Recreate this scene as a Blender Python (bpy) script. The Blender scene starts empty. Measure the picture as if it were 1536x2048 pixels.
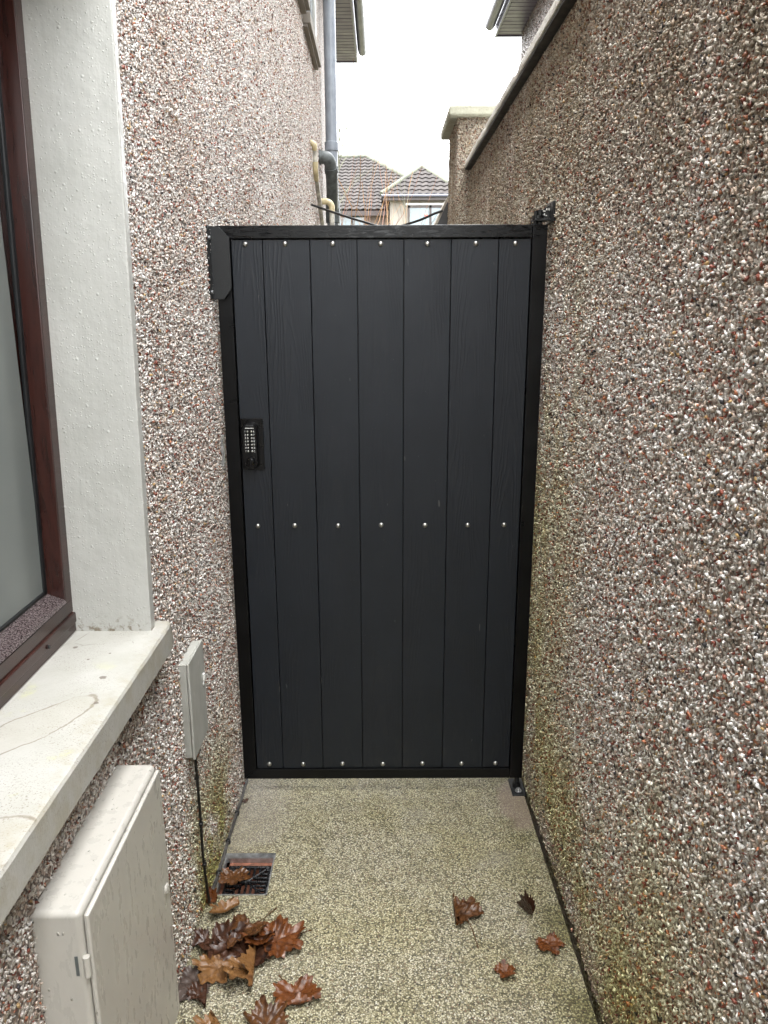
import bpy, bmesh, math, random
import numpy as np
from mathutils import Vector, Matrix

random.seed(7)
rng = np.random.default_rng(11)
SC = bpy.context.scene
COL = SC.collection
R = math.radians
SLOPE = .0463
GATE_Y = 2.536
LX, RX = -.53, .54            # faces of the house wall and of the garden wall


def gz(y):                    # height of the alley floor
    return SLOPE * (GATE_Y - y)


# ------------------------------------------------------------------ camera
cam = bpy.data.cameras.new("camera")
camo = bpy.data.objects.new("camera", cam)
COL.objects.link(camo)
cam.sensor_fit = 'VERTICAL'
cam.sensor_height = 36.0
cam.lens = 1538.0 / 2048.0 * 36.0
cam.shift_x = (768 - 763) / 2048.0
cam.clip_start = .02
cam.clip_end = 600
camo.matrix_world = (Matrix.Translation((0, 0, 1.732)) @ Matrix.Rotation(R(90 - 14.44), 4, 'X')
                     @ Matrix.Rotation(-.004, 4, 'Z'))
SC.camera = camo

# ------------------------------------------------------------------ sky, sun, exposure
SUN_EL, SUN_ROT = R(74), R(240)
W = bpy.data.worlds.new("World")
SC.world = W
W.use_nodes = True
nt = W.node_tree
bg = nt.nodes["Background"]
sky = nt.nodes.new("ShaderNodeTexSky")
sky.sky_type = 'NISHITA'
sky.sun_disc = False
sky.sun_elevation = SUN_EL
sky.sun_rotation = SUN_ROT
sky.dust_density = 6.0
sky.air_density = 1.0
sky.ozone_density = 1.0
hs = nt.nodes.new("ShaderNodeHueSaturation")          # overcast: the cloud sheet takes the blue out
hs.inputs['Saturation'].default_value = .12
nt.links.new(sky.outputs[0], hs.inputs['Color'])
mixw = nt.nodes.new("ShaderNodeMix")
mixw.data_type = 'RGBA'
mixw.inputs[0].default_value = .65
nt.links.new(hs.outputs[0], mixw.inputs[6])
tcw = nt.nodes.new("ShaderNodeTexCoord")
nzw = nt.nodes.new("ShaderNodeTexNoise")
nzw.inputs['Scale'].default_value = 2.2
nzw.inputs['Detail'].default_value = 4
nt.links.new(tcw.outputs['Generated'], nzw.inputs['Vector'])
crw = nt.nodes.new("ShaderNodeValToRGB")
crw.color_ramp.elements[0].position = .3
crw.color_ramp.elements[0].color = (8.2, 8.5, 8.7, 1)
crw.color_ramp.elements[1].position = .75
crw.color_ramp.elements[1].color = (10.5, 10.6, 10.6, 1)
nt.links.new(nzw.outputs[0], crw.inputs[0])
nt.links.new(crw.outputs[0], mixw.inputs[7])
nt.links.new(mixw.outputs[2], bg.inputs['Color'])
bg.inputs['Strength'].default_value = .14

sl = bpy.data.lights.new("sun", 'SUN')
sl.energy = 1.5
sl.angle = R(70)
sl.color = (1.0, .975, .94)
so = bpy.data.objects.new("sun", sl)
COL.objects.link(so)
so.location = (0, -4, 12)
sdir = Vector((math.sin(SUN_ROT) * math.cos(SUN_EL), math.cos(SUN_ROT) * math.cos(SUN_EL), math.sin(SUN_EL)))
so.rotation_euler = (-sdir).to_track_quat('-Z', 'Y').to_euler()

SC.view_settings.view_transform = 'Standard'
SC.view_settings.look = 'None'
SC.view_settings.gamma = 1
SC.view_settings.exposure = 3.05
SC.cycles.max_bounces = 12
SC.cycles.diffuse_bounces = 9


# ------------------------------------------------------------------ node helpers
class M:
    """a small wrapper that builds one node material"""
    def __init__(s, name):
        s.m = bpy.data.materials.new(name)
        s.m.use_nodes = True
        s.t = s.m.node_tree
        s.b = s.t.nodes["Principled BSDF"]

    def n(s, typ, **kw):
        nd = s.t.nodes.new("ShaderNode" + typ)
        for k, v in kw.items():
            if k.startswith('i_'):
                key = k[2:].replace('_', ' ')
                nd.inputs[key].default_value = v
            else:
                setattr(nd, k, v)
        return nd

    def l(s, a, b):
        s.t.links.new(a, b)

    def pos(s):
        if not hasattr(s, '_pos'):
            s._pos = s.n('TexCoord').outputs['Object']
        return s._pos

    def world(s):
        if not hasattr(s, '_w'):
            s._w = s.n('NewGeometry').outputs['Position']
        return s._w

    def mapped(s, src, scale=(1, 1, 1), loc=(0, 0, 0), rot=(0, 0, 0)):
        mp = s.n('Mapping')
        mp.inputs['Scale'].default_value = scale
        mp.inputs['Location'].default_value = loc
        mp.inputs['Rotation'].default_value = rot
        s.l(src, mp.inputs['Vector'])
        return mp.outputs[0]

    def noise(s, src, scale, detail=4, rough=.6, dist=0):
        nd = s.n('TexNoise')
        nd.inputs['Scale'].default_value = scale
        nd.inputs['Detail'].default_value = detail
        nd.inputs['Roughness'].default_value = rough
        nd.inputs['Distortion'].default_value = dist
        s.l(src, nd.inputs['Vector'])
        return nd.outputs[0]

    def ramp(s, src, stops, interp='LINEAR'):
        nd = s.n('ValToRGB')
        cr = nd.color_ramp
        cr.interpolation = interp
        while len(cr.elements) < len(stops):
            cr.elements.new(.5)
        for e, (p, c) in zip(cr.elements, stops):
            e.position = p
            e.color = (c, c, c, 1) if isinstance(c, (int, float)) else (*c, 1)
        s.l(src, nd.inputs[0])
        return nd.outputs[0]

    def mix(s, fac, a, b, blend='MIX'):
        nd = s.n('Mix', data_type='RGBA', blend_type=blend)
        for v, i in ((fac, 0), (a, 6), (b, 7)):
            if isinstance(v, (int, float)):
                nd.inputs[i].default_value = v if i == 0 else (v, v, v, 1)
            elif isinstance(v, tuple):
                nd.inputs[i].default_value = (*v, 1)
            else:
                s.l(v, nd.inputs[i])
        return nd.outputs[2]

    def math(s, op, a, b=None, clamp=False):
        nd = s.n('Math', operation=op, use_clamp=clamp)
        for v, i in ((a, 0), (b, 1)):
            if v is None:
                continue
            if isinstance(v, (int, float)):
                nd.inputs[i].default_value = v
            else:
                s.l(v, nd.inputs[i])
        return nd.outputs[0]

    def rng(s, src, a, b, c=0., d=1.):
        nd = s.n('MapRange', interpolation_type='SMOOTHSTEP')
        for i, v in enumerate((a, b, c, d)):
            nd.inputs[i + 1].default_value = v
        s.l(src, nd.inputs[0])
        return nd.outputs[0]

    def sep(s, src):
        nd = s.n('SeparateXYZ')
        s.l(src, nd.inputs[0])
        return nd.outputs

    def bump(s, h, strength=.5, dist=.01, prev=None):
        nd = s.n('Bump')
        nd.inputs['Strength'].default_value = strength
        nd.inputs['Distance'].default_value = dist
        s.l(h, nd.inputs['Height'])
        if prev is not None:
            s.l(prev, nd.inputs['Normal'])
        return nd.outputs[0]

    def out(s, color=None, rough=None, normal=None, metal=None, spec=None):
        for v, k in ((color, 'Base Color'), (rough, 'Roughness'), (metal, 'Metallic'), (spec, 'Specular IOR Level')):
            if v is None:
                continue
            if isinstance(v, (int, float)):
                s.b.inputs[k].default_value = v
            elif isinstance(v, tuple):
                s.b.inputs[k].default_value = (*v, 1)
            else:
                s.l(v, s.b.inputs[k])
        if normal is not None:
            s.l(normal, s.b.inputs['Normal'])
        return s.m


PALETTE = [(.37, (.88, .85, .81)), (.16, (.68, .635, .59)), (.17, (.68, .56, .48)), (.10, (.34, .27, .22)),
           (.075, (.26, .075, .05)), (.05, (.48, .20, .11)), (.02, (.55, .37, .17)), (.03, (.05, .047, .05)),
           (.05, (.88, .87, .85))]


def palette_stops():
    t, st = 0, []
    for w, c in PALETTE:
        st.append((t, c))
        t += w
    return st


def weather(m, col, kind):
    """stains on the dashed walls: rain dirt under the coping, algae near the ground"""
    w = m.world()
    x, y, z = m.sep(w)
    if kind == 'garden':
        streak = m.noise(m.mapped(w, (1, 2.6, .45)), 2.0, 5, .65)
        edge = m.math('ADD', z, m.math('MULTIPLY', m.math('SUBTRACT', m.noise(m.mapped(w, (1, 1.4, .35)), 3.1, 4), .5), .9))
        d = m.math('MULTIPLY', m.rng(edge, 1.6, 2.25), m.rng(streak, .25, .6, .4, 1.))
        col = m.mix(m.math('MULTIPLY', d, .95), col, (.50, .455, .37), 'MULTIPLY')
        far = m.math('MULTIPLY', m.rng(y, 1.7, 2.6), m.rng(z, 2.2, 1.2, .25, 1.))
        g = m.math('MULTIPLY', m.rng(edge, 1.0, .15), m.rng(m.noise(m.mapped(w, (1, 1, .6)), 3.2, 5, .6), .26, .55))
        g = m.math('MAXIMUM', g, m.math('MULTIPLY', far, m.rng(m.noise(m.mapped(w, (1, 1.5, .5)), 2.6, 5, .6), .35, .6)))
        col = m.mix(m.math('MULTIPLY', g, .8), col, (.78, .76, .38), 'MULTIPLY')
        wet = m.math('MULTIPLY', m.rng(edge, .55, .05), m.rng(m.noise(w, 5, 5), .35, .6))
        col = m.mix(m.math('MULTIPLY', wet, .6), col, (.66, .65, .36), 'MULTIPLY')
        bare = m.math('MULTIPLY', m.rng(z, .20, .05), m.rng(m.noise(m.mapped(w, (1, 2, 4)), 2.5, 4), .42, .6))
        col = m.mix(m.math('MULTIPLY', bare, .55), col, (.42, .34, .32))
    elif kind == 'house':
        g = m.math('MULTIPLY', m.rng(z, .62, .12), m.rng(m.noise(w, 6.5, 5, .6), .30, .55))
        yy = m.math('MULTIPLY', m.rng(y, 1.72, 1.92), m.rng(y, 2.5, 2.15))
        g = m.math('MULTIPLY', g, m.math('ADD', m.math('MULTIPLY', yy, .85), .15))
        col = m.mix(g, col, (.52, .52, .2), 'MULTIPLY')
        col = m.mix(m.math('MULTIPLY', m.rng(m.noise(m.mapped(w, (1, 1.3, .5)), 2.0, 4), .40, .7), .5), col, (.74, .67, .61), 'MULTIPLY')
    return col


def mat_dash(name, kind, scale=128., tint=(1, 1, 1), mortar=(.16, .135, .118)):
    m = M(name)
    w = m.world()
    wob = m.n('VectorMath', operation='MULTIPLY_ADD')
    nz = m.n('TexNoise')
    nz.inputs['Scale'].default_value = 240
    m.l(w, nz.inputs['Vector'])
    m.l(nz.outputs['Color'], wob.inputs[0])
    wob.inputs[1].default_value = (.004, .004, .004)
    m.l(w, wob.inputs[2])
    v = m.n('TexVoronoi', voronoi_dimensions='3D', feature='F1')
    v.inputs['Scale'].default_value = scale
    m.l(wob.outputs[0], v.inputs['Vector'])
    rr = m.sep(v.outputs['Color'])
    stone = m.ramp(rr[0], palette_stops(), 'CONSTANT')
    stone = m.mix(m.rng(rr[1], 0, 1, 0, .45), stone, (.55, .53, .52), 'MULTIPLY')
    gap = m.rng(v.outputs['Distance'], .38, .72)
    col = m.mix(gap, stone, mortar)
    if tint != (1, 1, 1):
        col = m.mix(1., col, tint, 'MULTIPLY')
    col = weather(m, col, kind)
    h = m.math('SUBTRACT', 1., v.outputs['Distance'])
    h = m.math('ADD', h, m.math('MULTIPLY', rr[2], .6))
    bn = m.bump(h, .9, .006)
    return m.out(col, .55, bn)


def mat_stone(name, kind):
    m = M(name)
    a = m.n('Attribute', attribute_name='stone')
    col = weather(m, a.outputs['Color'], kind)
    col = m.mix(m.rng(m.noise(m.world(), 420, 3), .3, .75, 0, .35), col, (.6, .58, .56), 'MULTIPLY')
    return m.out(col, .42)


def mat_plain(name, col, rough=.5, metal=0., var=.12, vscale=30., bump=0., bscale=200., spec=None):
    m = M(name)
    nz = m.noise(m.pos(), vscale, 5)
    c2 = tuple(max(0, c * (1 - var * 2)) for c in col)
    c1 = tuple(c * (1 + var) for c in col)
    c = m.ramp(nz, [(.3, c2), (.7, c1)])
    rg = m.ramp(nz, [(.3, max(0, rough - .08)), (.7, min(1, rough + .1))])
    nn = m.bump(m.noise(m.pos(), bscale, 4), bump, .002) if bump else None
    return m.out(c, rg, nn, metal, spec)


MAT = {}
MAT['dash_house'] = mat_dash('pebbledash_house', 'house')
MAT['dash_garden'] = mat_dash('pebbledash_garden', 'garden', mortar=(.21, .175, .145))
MAT['dash_far'] = mat_dash('pebbledash_pale', 'none', 120., (.36, .315, .295))
MAT['stone_house'] = mat_stone('dash_chippings_house', 'house')
MAT['stone_garden'] = mat_stone('dash_chippings_garden', 'garden')
MAT['stone_far'] = mat_stone('dash_chippings_far', 'none')
MAT['pipe_grey'] = mat_plain('grey_plastic_pipe', (.25, .28, .32), .35, 0, .12, 9, .1, 60)
MAT['pipe_dark'] = mat_plain('weathered_grey_plastic', (.10, .115, .115), .45, 0, .3, 20, .2, 80)
MAT['pvc_cream'] = mat_plain('yellowed_plastic', (.52, .44, .26), .4, 0, .15, 25)
MAT['pvc_white'] = mat_plain('grubby_white_plastic', (.50, .48, .42), .4, 0, .3, 22)
MAT['soffit'] = mat_plain('grey_brown_upvc', (.080, .066, .102), .4, 0, .06, 6)
MAT['fascia'] = mat_plain('grey_upvc_fascia', (.10, .098, .125), .35, 0, .06, 6)
MAT['gutter'] = mat_plain('grey_gutter', (.078, .080, .104), .35, 0, .08, 6)
MAT['grate'] = mat_plain('black_wet_grate', (.010, .0105, .012), .25, 0, .3, 80, .3, 300)
MAT['steel'] = mat_plain('galvanised_steel', (.55, .56, .57), .38, .9, .2, 60, .15, 300)
MAT['bolt'] = mat_plain('stainless_steel', (.46, .46, .44), .36, 1., .06, 80)
MAT['black_plastic'] = mat_plain('black_plastic', (.0025, .0025, .003), .3, 0, .2, 40, spec=.3)
MAT['cable'] = mat_plain('black_cable', (.006, .006, .006), .45, 0, .3, 60)
MAT['grey_cable'] = mat_plain('weathered_grey_cable', (.075, .07, .065), .6, 0, .4, 40)
MAT['terracotta'] = mat_plain('clay_gully', (.24, .095, .055), .5, 0, .35, 60, .3, 150)
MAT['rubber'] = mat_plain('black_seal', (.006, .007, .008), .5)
MAT['slate'] = mat_plain('roof_ridge', (.075, .08, .058), .8, 0, .3, 3)
MAT['dark_board'] = mat_plain('wet_dark_board', (.035, .036, .038), .4, 0, .4, 8)
MAT['pale_edge'] = mat_plain('pale_timber_edge', (.35, .32, .27), .7, 0, .3, 12)
MAT['leader_white'] = mat_plain('white_marking', (.72, .72, .7), .5, 0, .05)
MAT['cream_render'] = mat_plain('cream_render', (.21, .19, .165), .9, 0, .12, 3, .3, 60)
MAT['brown_frame'] = mat_plain('brown_window_frame', (.03, .02, .018), .4, 0, .15, 6)
MAT['twig_orange'] = mat_plain('orange_stem', (.22, .115, .045), .7, 0, .3, 4)
MAT['twig_red'] = mat_plain('reddish_stem', (.15, .07, .045), .7, 0, .3, 4)
MAT['twig_grey'] = mat_plain('grey_green_twig', (.11, .11, .075), .8, 0, .25, 4)
MAT['red_leaf'] = mat_plain('red_leaf', (.62, .09, .06), .5)


def mk_black_steel():
    m = M('black_wet_steel')
    p = m.pos()
    z = m.sep(m.world())[2]
    top = m.rng(z, 1.955, 1.966)
    st = m.noise(m.mapped(p, (1, 1, 5)), 26, 5, .65, .6)
    soft = m.noise(p, 8, 3)
    r = m.mix(top, m.ramp(soft, [(.3, .27), (.7, .36)]), m.ramp(st, [(.38, .16), (.5, .32), (.68, .42)]))
    c = m.ramp(soft, [(.35, (.0012, .0014, .0018)), (.7, (.002, .0023, .003))])
    m.b.inputs['Specular IOR Level'].default_value = .3
    b = m.bump(m.math('MULTIPLY', st, top), .10, .003)
    b = m.bump(m.noise(p, 300, 3), .03, .001, b)
    return m.out(c, r, b)


def mk_old_black():
    m = M('black_dusty_bracket')
    p = m.pos()
    d = m.ramp(m.noise(p, 130, 5, .7), [(.55, 0), (.72, 1)])
    z = m.rng(m.noise(p, 14, 3), .45, .7)
    c = m.mix(m.math('MULTIPLY', d, z), (.006, .007, .008), (.05, .053, .046))
    return m.out(c, .42, m.bump(m.noise(p, 160, 4), .15, .002))


def mk_board():
    """anthracite composite board with an embossed cathedral grain"""
    m = M('grained_composite_board')
    oi = m.n('ObjectInfo')
    p = m.pos()
    off = m.n('VectorMath', operation='MULTIPLY_ADD')
    cmb = m.n('CombineXYZ')
    m.l(m.math('MULTIPLY', oi.outputs['Random'], 37.), cmb.inputs[2])
    m.l(cmb.outputs[0], off.inputs[0])
    off.inputs[1].default_value = (1, 1, 1)
    m.l(p, off.inputs[2])
    q = off.outputs[0]
    x, y, z = m.sep(p)
    # cathedral arches: rings of a log cut at a slant
    wob = m.noise(m.mapped(q, (9, 0, 1.6)), 1., 4, .55)
    wob2 = m.noise(m.mapped(q, (40, 0, 5)), 1., 3, .55)
    xc = m.math('ADD', x, m.math('MULTIPLY', m.math('SUBTRACT', wob, .5), .10))
    x2 = m.math('MULTIPLY', m.math('MULTIPLY', xc, xc), 26.)
    zz = m.math('MULTIPLY', m.sep(q)[2], .32)
    ph = m.math('ADD', m.math('SQRT', m.math('ADD', x2, .003)), zz)
    ph = m.math('ADD', ph, m.math('MULTIPLY', wob2, .03))
    rings = m.math('SINE', m.math('MULTIPLY', ph, 118.))
    rings = m.rng(rings, -.2, 1.)
    fib = m.noise(m.mapped(q, (330, 1, 7)), 1., 3, .6)
    patch = m.rng(m.noise(m.mapped(q, (7, 1, 2.2)), 1., 3), .38, .66)
    h = m.math('MULTIPLY', rings, patch)
    b = m.bump(h, .26, .0016)
    b = m.bump(fib, .22, .0012, b)
    spk = m.rng(m.noise(q, 190, 2, .5), .735, .77)
    mud = m.math('MULTIPLY', m.rng(m.sep(m.world())[2], .42, .09), m.rng(m.noise(m.mapped(q, (26, 1, 9)), 1., 5, .7), .5, .72))
    scr = m.rng(m.noise(m.mapped(q, (75, 1, 16), (0, 0, 0), (0, .6, 0)), 1., 2, .4), .745, .765)
    base = m.mix(m.rng(m.noise(q, 5, 4), .35, .7), (.0056, .0082, .0128), (.0078, .0108, .0160))
    base = m.mix(m.math('MULTIPLY', h, .3), base, (.014, .0152, .0175))
    base = m.mix(m.math('MULTIPLY', mud, .22), base, (.055, .05, .042))
    base = m.mix(m.math('MULTIPLY', m.math('MAXIMUM', spk, scr), .5), base, (.12, .12, .115))
    rg = m.ramp(m.noise(q, 9, 4), [(.3, .40), (.7, .52)])
    return m.out(base, rg, b, spec=.42)


def mk_plaster():
    m = M('blistered_white_paint')
    p = m.pos()
    v = m.n('TexVoronoi', feature='F1')
    v.inputs['Scale'].default_value = 75
    m.l(p, v.inputs['Vector'])
    cell = m.sep(v.outputs['Color'])
    blob = m.math('MULTIPLY', m.rng(v.outputs['Distance'], .30, .05), m.rng(cell[0], .80, .9))
    v2 = m.n('TexVoronoi', feature='F1')
    v2.inputs['Scale'].default_value = 170
    m.l(p, v2.inputs['Vector'])
    c2 = m.sep(v2.outputs['Color'])
    blob2 = m.math('MULTIPLY', m.rng(v2.outputs['Distance'], .4, .05), m.rng(c2[0], .5, .7))
    run = m.noise(m.mapped(p, (90, 90, 6)), 1., 3, .5)
    und = m.noise(p, 16, 4)
    b = m.bump(und, .45, .008)
    b = m.bump(run, .3, .002, b)
    b = m.bump(blob2, .6, .0012, b)
    b = m.bump(blob, .55, .002, b)
    col = m.ramp(m.noise(p, 7, 4), [(.3, (.40, .398, .37)), (.7, (.455, .452, .425))])
    z = m.sep(m.world())[2]
    dirt = m.math('MULTIPLY', m.rng(z, 1.09, 1.035), m.rng(m.noise(p, 55, 4), .48, .62))
    col = m.mix(dirt, col, (.38, .31, .22), 'MULTIPLY')
    return m.out(col, .34, b)


def mk_sill():
    m = M('weathered_painted_sill')
    p = m.world()
    x, y, z = m.sep(p)
    col = m.ramp(m.noise(p, 9, 5), [(.3, (.37, .362, .325)), (.7, (.435, .427, .40))])
    spk = m.rng(m.noise(p, 330, 3, .6), .56, .68)
    area = m.rng(m.noise(p, 6, 4), .38, .6)
    col = m.mix(m.math('MULTIPLY', m.math('MULTIPLY', spk, area), .75), col, (.15, .12, .085))
    grime = m.math('MULTIPLY', m.rng(x, -.545, -.497), m.rng(m.noise(p, 26, 5, .65), .42, .65))
    col = m.mix(m.math('MULTIPLY', grime, .4), col, (.30, .26, .17))
    # tide marks left by standing water
    wob = m.math('MULTIPLY', m.math('SUBTRACT', m.noise(p, 7, 5, .6), .5), .9)
    upw = m.rng(z, 1.034, 1.038)

    def ring(cx, cy, ang, a, b, wd):
        ca, sa = math.cos(ang), math.sin(ang)
        dx, dy = m.math('SUBTRACT', x, cx), m.math('SUBTRACT', y, cy)
        u = m.math('MULTIPLY', m.math('ADD', m.math('MULTIPLY', dx, ca), m.math('MULTIPLY', dy, sa)), 1 / a)
        w_ = m.math('MULTIPLY', m.math('SUBTRACT', m.math('MULTIPLY', dy, ca), m.math('MULTIPLY', dx, sa)), 1 / b)
        d = m.math('ADD', m.math('SQRT', m.math('ADD', m.math('MULTIPLY', u, u), m.math('MULTIPLY', w_, w_))), wob)
        line = m.rng(m.math('ABSOLUTE', m.math('SUBTRACT', d, 1.)), wd, wd * .2)
        return m.math('MULTIPLY', line, m.rng(m.noise(p, 18, 4), .3, .55)), m.rng(d, 1.05, .85)
    top = m.math('MULTIPLY', upw, m.rng(y, 1.5, 1.35))
    for args in ((-.61, 1.20, 1.0, .135, .045, .055), (-.58, .86, .6, .12, .06, .05)):
        ln_, ins_ = ring(*args)
        col = m.mix(m.math('MULTIPLY', m.math('MULTIPLY', ins_, upw), .12), col, (.32, .27, .17))
        col = m.mix(m.math('MULTIPLY', m.math('MULTIPLY', ln_, upw), .65), col, (.14, .105, .06))
    for sx, sy, sr in ((-.551, 1.388, .008), (-.527, 1.285, .0055), (-.61, 1.47, .004), (-.66, 1.53, .006), (-.575, 1.50, .003)):
        dx, dy = m.math('SUBTRACT', x, sx), m.math('SUBTRACT', y, sy)
        dd = m.math('SQRT', m.math('ADD', m.math('MULTIPLY', dx, dx), m.math('MULTIPLY', dy, dy)))
        dd = m.math('ADD', dd, m.math('MULTIPLY', m.math('SUBTRACT', m.noise(p, 160, 3), .5), sr * 1.2))
        col = m.mix(m.math('MULTIPLY', m.rng(dd, sr, sr * .6), m.math('MULTIPLY', upw, .8)), col, (.10, .075, .055))
    alg = m.math('MULTIPLY', m.rng(m.noise(p, 13, 4), .6, .74), top)
    col = m.mix(m.math('MULTIPLY', alg, .4), col, (.50, .52, .16))
    # hairline cracks by the frame
    v = m.n('TexVoronoi', feature='DISTANCE_TO_EDGE')
    v.inputs['Scale'].default_value = 11
    m.l(m.mapped(p, (1, 1, .05)), v.inputs['Vector'])
    crack = m.math('MULTIPLY', m.rng(v.outputs[0], .018, .004), m.math('MULTIPLY', m.rng(y, 1.48, 1.53), m.rng(m.noise(p, 20), .45, .6)))
    col = m.mix(m.math('MULTIPLY', crack, .7), col, (.15, .12, .09))
    b = m.bump(m.noise(p, 45, 5), .35, .004)
    b = m.bump(m.noise(m.mapped(p, (1, 1, .35)), 260, 3), .3, .0015, b)
    return m.out(col, .38, b)


def mk_floor():
    m = M('exposed_aggregate_concrete')
    w = m.world()
    x, y, z = m.sep(w)
    v = m.n('TexVoronoi', feature='F1')
    v.inputs['Scale'].default_value = 225
    m.l(w, v.inputs['Vector'])
    rr = m.sep(v.outputs['Color'])
    st = m.ramp(rr[0], [(0, (.52, .49, .385)), (.26, (.40, .37, .265)), (.48, (.64, .61, .51)), (.62, (.29, .262, .18)),
                        (.74, (.16, .135, .10)), (.84, (.66, .645, .59)), (.91, (.045, .04, .037)), (.965, (.22, .145, .10))], 'CONSTANT')
    st = m.mix(m.rng(rr[1], 0, 1, 0, .5), st, (.6, .58, .5), 'MULTIPLY')
    gap = m.rng(v.outputs['Distance'], .36, .75)
    col = m.mix(gap, st, (.11, .10, .066))
    big = m.noise(w, 2.6, 5, .6)
    col = m.mix(m.rng(big, .36, .66, .25, .95), col, (.93, .915, .72), 'MULTIPLY')
    grey = m.rng(m.noise(m.mapped(w, (1, 1, 1), (3, 5, 0)), 3.4, 4), .55, .75, 0, .35)
    col = m.mix(grey, col, (.29, .275, .25))
    blot = m.rng(m.noise(w, 60, 4, .75), .62, .72, 0, .6)
    col = m.mix(blot, col, (.10, .09, .075))
    damp = m.rng(m.noise(m.mapped(w, (1, 1, 1), (7, 2, 0)), 5.5, 6, .65), .48, .70)
    col = m.mix(m.math('MULTIPLY', damp, .55), col, (.62, .61, .47), 'MULTIPLY')
    # algae along the foot of the garden wall and round the house corner
    al = m.math('MULTIPLY', m.rng(x, .36, .52), m.rng(m.noise(w, 7, 5), .3, .6))
    col = m.mix(m.math('MULTIPLY', al, .85), col, (.46, .46, .26), 'MULTIPLY')
    al2 = m.math('MULTIPLY', m.rng(x, -.47, -.525), m.rng(m.noise(w, 9, 5), .3, .6))
    col = m.mix(m.math('MULTIPLY', al2, .55), col, (.5, .5, .34), 'MULTIPLY')
    # pinkish mortar round the hinge foot, greyer concrete in the left gate corner
    def disc(cx, cy, sx, sy, r0, r1):
        dx = m.math('MULTIPLY', m.math('SUBTRACT', x, cx), 1 / sx)
        dy = m.math('MULTIPLY', m.math('SUBTRACT', y, cy), 1 / sy)
        d = m.math('SQRT', m.math('ADD', m.math('MULTIPLY', dx, dx), m.math('MULTIPLY', dy, dy)))
        d = m.math('ADD', d, m.math('MULTIPLY', m.math('SUBTRACT', m.noise(w, 14, 5), .5), .9))
        return m.rng(d, r0, r1)
    pk = disc(.50, 2.45, .085, .17, 1.15, .7)
    col = m.mix(m.math('MULTIPLY', pk, .6), col, (.24, .185, .155))
    gy = disc(-.48, 2.40, .16, .30, 1.15, .55)
    col = m.mix(m.math('MULTIPLY', gy, .35), col, (.28, .25, .225))
    h = m.math('ADD', m.math('SUBTRACT', 1., v.outputs['Distance']), m.math('MULTIPLY', rr[2], .5))
    smooth = m.math('SUBTRACT', 1., m.math('MULTIPLY', pk, .8))
    bb = m.n('Bump')
    bb.inputs['Distance'].default_value = .0035
    m.l(m.math('MULTIPLY', smooth, .75), bb.inputs['Strength'])
    m.l(h, bb.inputs['Height'])
    b = m.bump(m.noise(w, 9, 4), .3, .01, bb.outputs[0])
    return m.out(col, m.ramp(m.noise(w, 5, 4), [(.3, .42), (.7, .62)]), b)


def mk_mahogany():
    m = M('mahogany_foil')
    p = m.pos()
    g = m.noise(m.mapped(p, (28, 3.2, 3.2)), 2.2, 5, .6, .8)
    c = m.ramp(g, [(.3, (.016, .0065, .0055)), (.55, (.038, .012, .009)), (.8, (.027, .010, .008))])
    return m.out(c, .24, m.bump(m.noise(m.mapped(p, (80, 8, 8)), 3, 3), .08, .001))


def mk_droplets():
    """foil covered in fine rain droplets"""
    m = M('mahogany_foil_with_rain')
    p = m.pos()
    v = m.n('TexVoronoi', feature='F1')
    v.inputs['Scale'].default_value = 330
    m.l(p, v.inputs['Vector'])
    rr = m.sep(v.outputs['Color'])
    dome = m.math('MULTIPLY', m.rng(v.outputs['Distance'], .5, .0), m.rng(rr[0], .25, .5))
    c = m.ramp(m.noise(p, 350, 3, .7), [(.40, (.02, .011, .011)), (.5, (.075, .056, .056)), (.62, (.155, .13, .132))])
    return m.out(c, .12, m.bump(dome, .9, .0022))


def mk_glass():
    m = M('obscured_window_glass')
    p = m.pos()
    c = m.ramp(m.noise(p, 2.5, 3), [(.3, (.135, .15, .145)), (.7, (.18, .195, .185))])
    return m.out(c, .16, m.bump(m.noise(p, 500, 3), .12, .001))


def mk_metercream():
    m = M('wet_cream_meter_box')
    p = m.pos()
    x, y, z = m.sep(p)
    run = m.noise(m.mapped(p, (30, 30, 11)), 1.5, 5, .6)
    fine = m.noise(m.mapped(p, (140, 140, 26)), 1., 3, .6)
    col = m.mix(m.rng(run, .36, .72, 0, .3), (.43, .413, .375), (.36, .344, .318))
    col = m.mix(m.rng(fine, .5, .8, 0, .08), col, (.22, .208, .20))
    v = m.n('TexVoronoi', feature='F1')
    v.inputs['Scale'].default_value = 120
    m.l(m.mapped(p, (1, 1, .6)), v.inputs['Vector'])
    rr = m.sep(v.outputs['Color'])
    drop = m.math('MULTIPLY', m.rng(v.outputs['Distance'], .28, .02), m.rng(rr[0], .84, .9))
    b = m.bump(run, .06, .002)
    b = m.bump(drop, .9, .003, b)
    return m.out(col, m.ramp(run, [(.35, .36), (.7, .22)]), b)


def mk_plate():
    m = M('grubby_grey_cover')
    p = m.pos()
    n1 = m.noise(m.mapped(p, (10, 10, 4)), 1.6, 5, .65)
    c = m.ramp(n1, [(.3, (.31, .31, .28)), (.7, (.42, .42, .39))])
    sm = m.rng(m.noise(m.mapped(p, (6, 30, 9)), 2, 4), .62, .72, 0, .5)
    c = m.mix(sm, c, (.6, .6, .58))
    z = m.sep(p)[2]
    top = m.math('MULTIPLY', m.rng(z, .845, .875), m.rng(m.noise(p, 160, 4), .4, .6))
    c = m.mix(m.math('MULTIPLY', top, .5), c, (.33, .31, .24))
    return m.out(c, .5, m.bump(m.noise(p, 90, 4), .2, .002))


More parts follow.
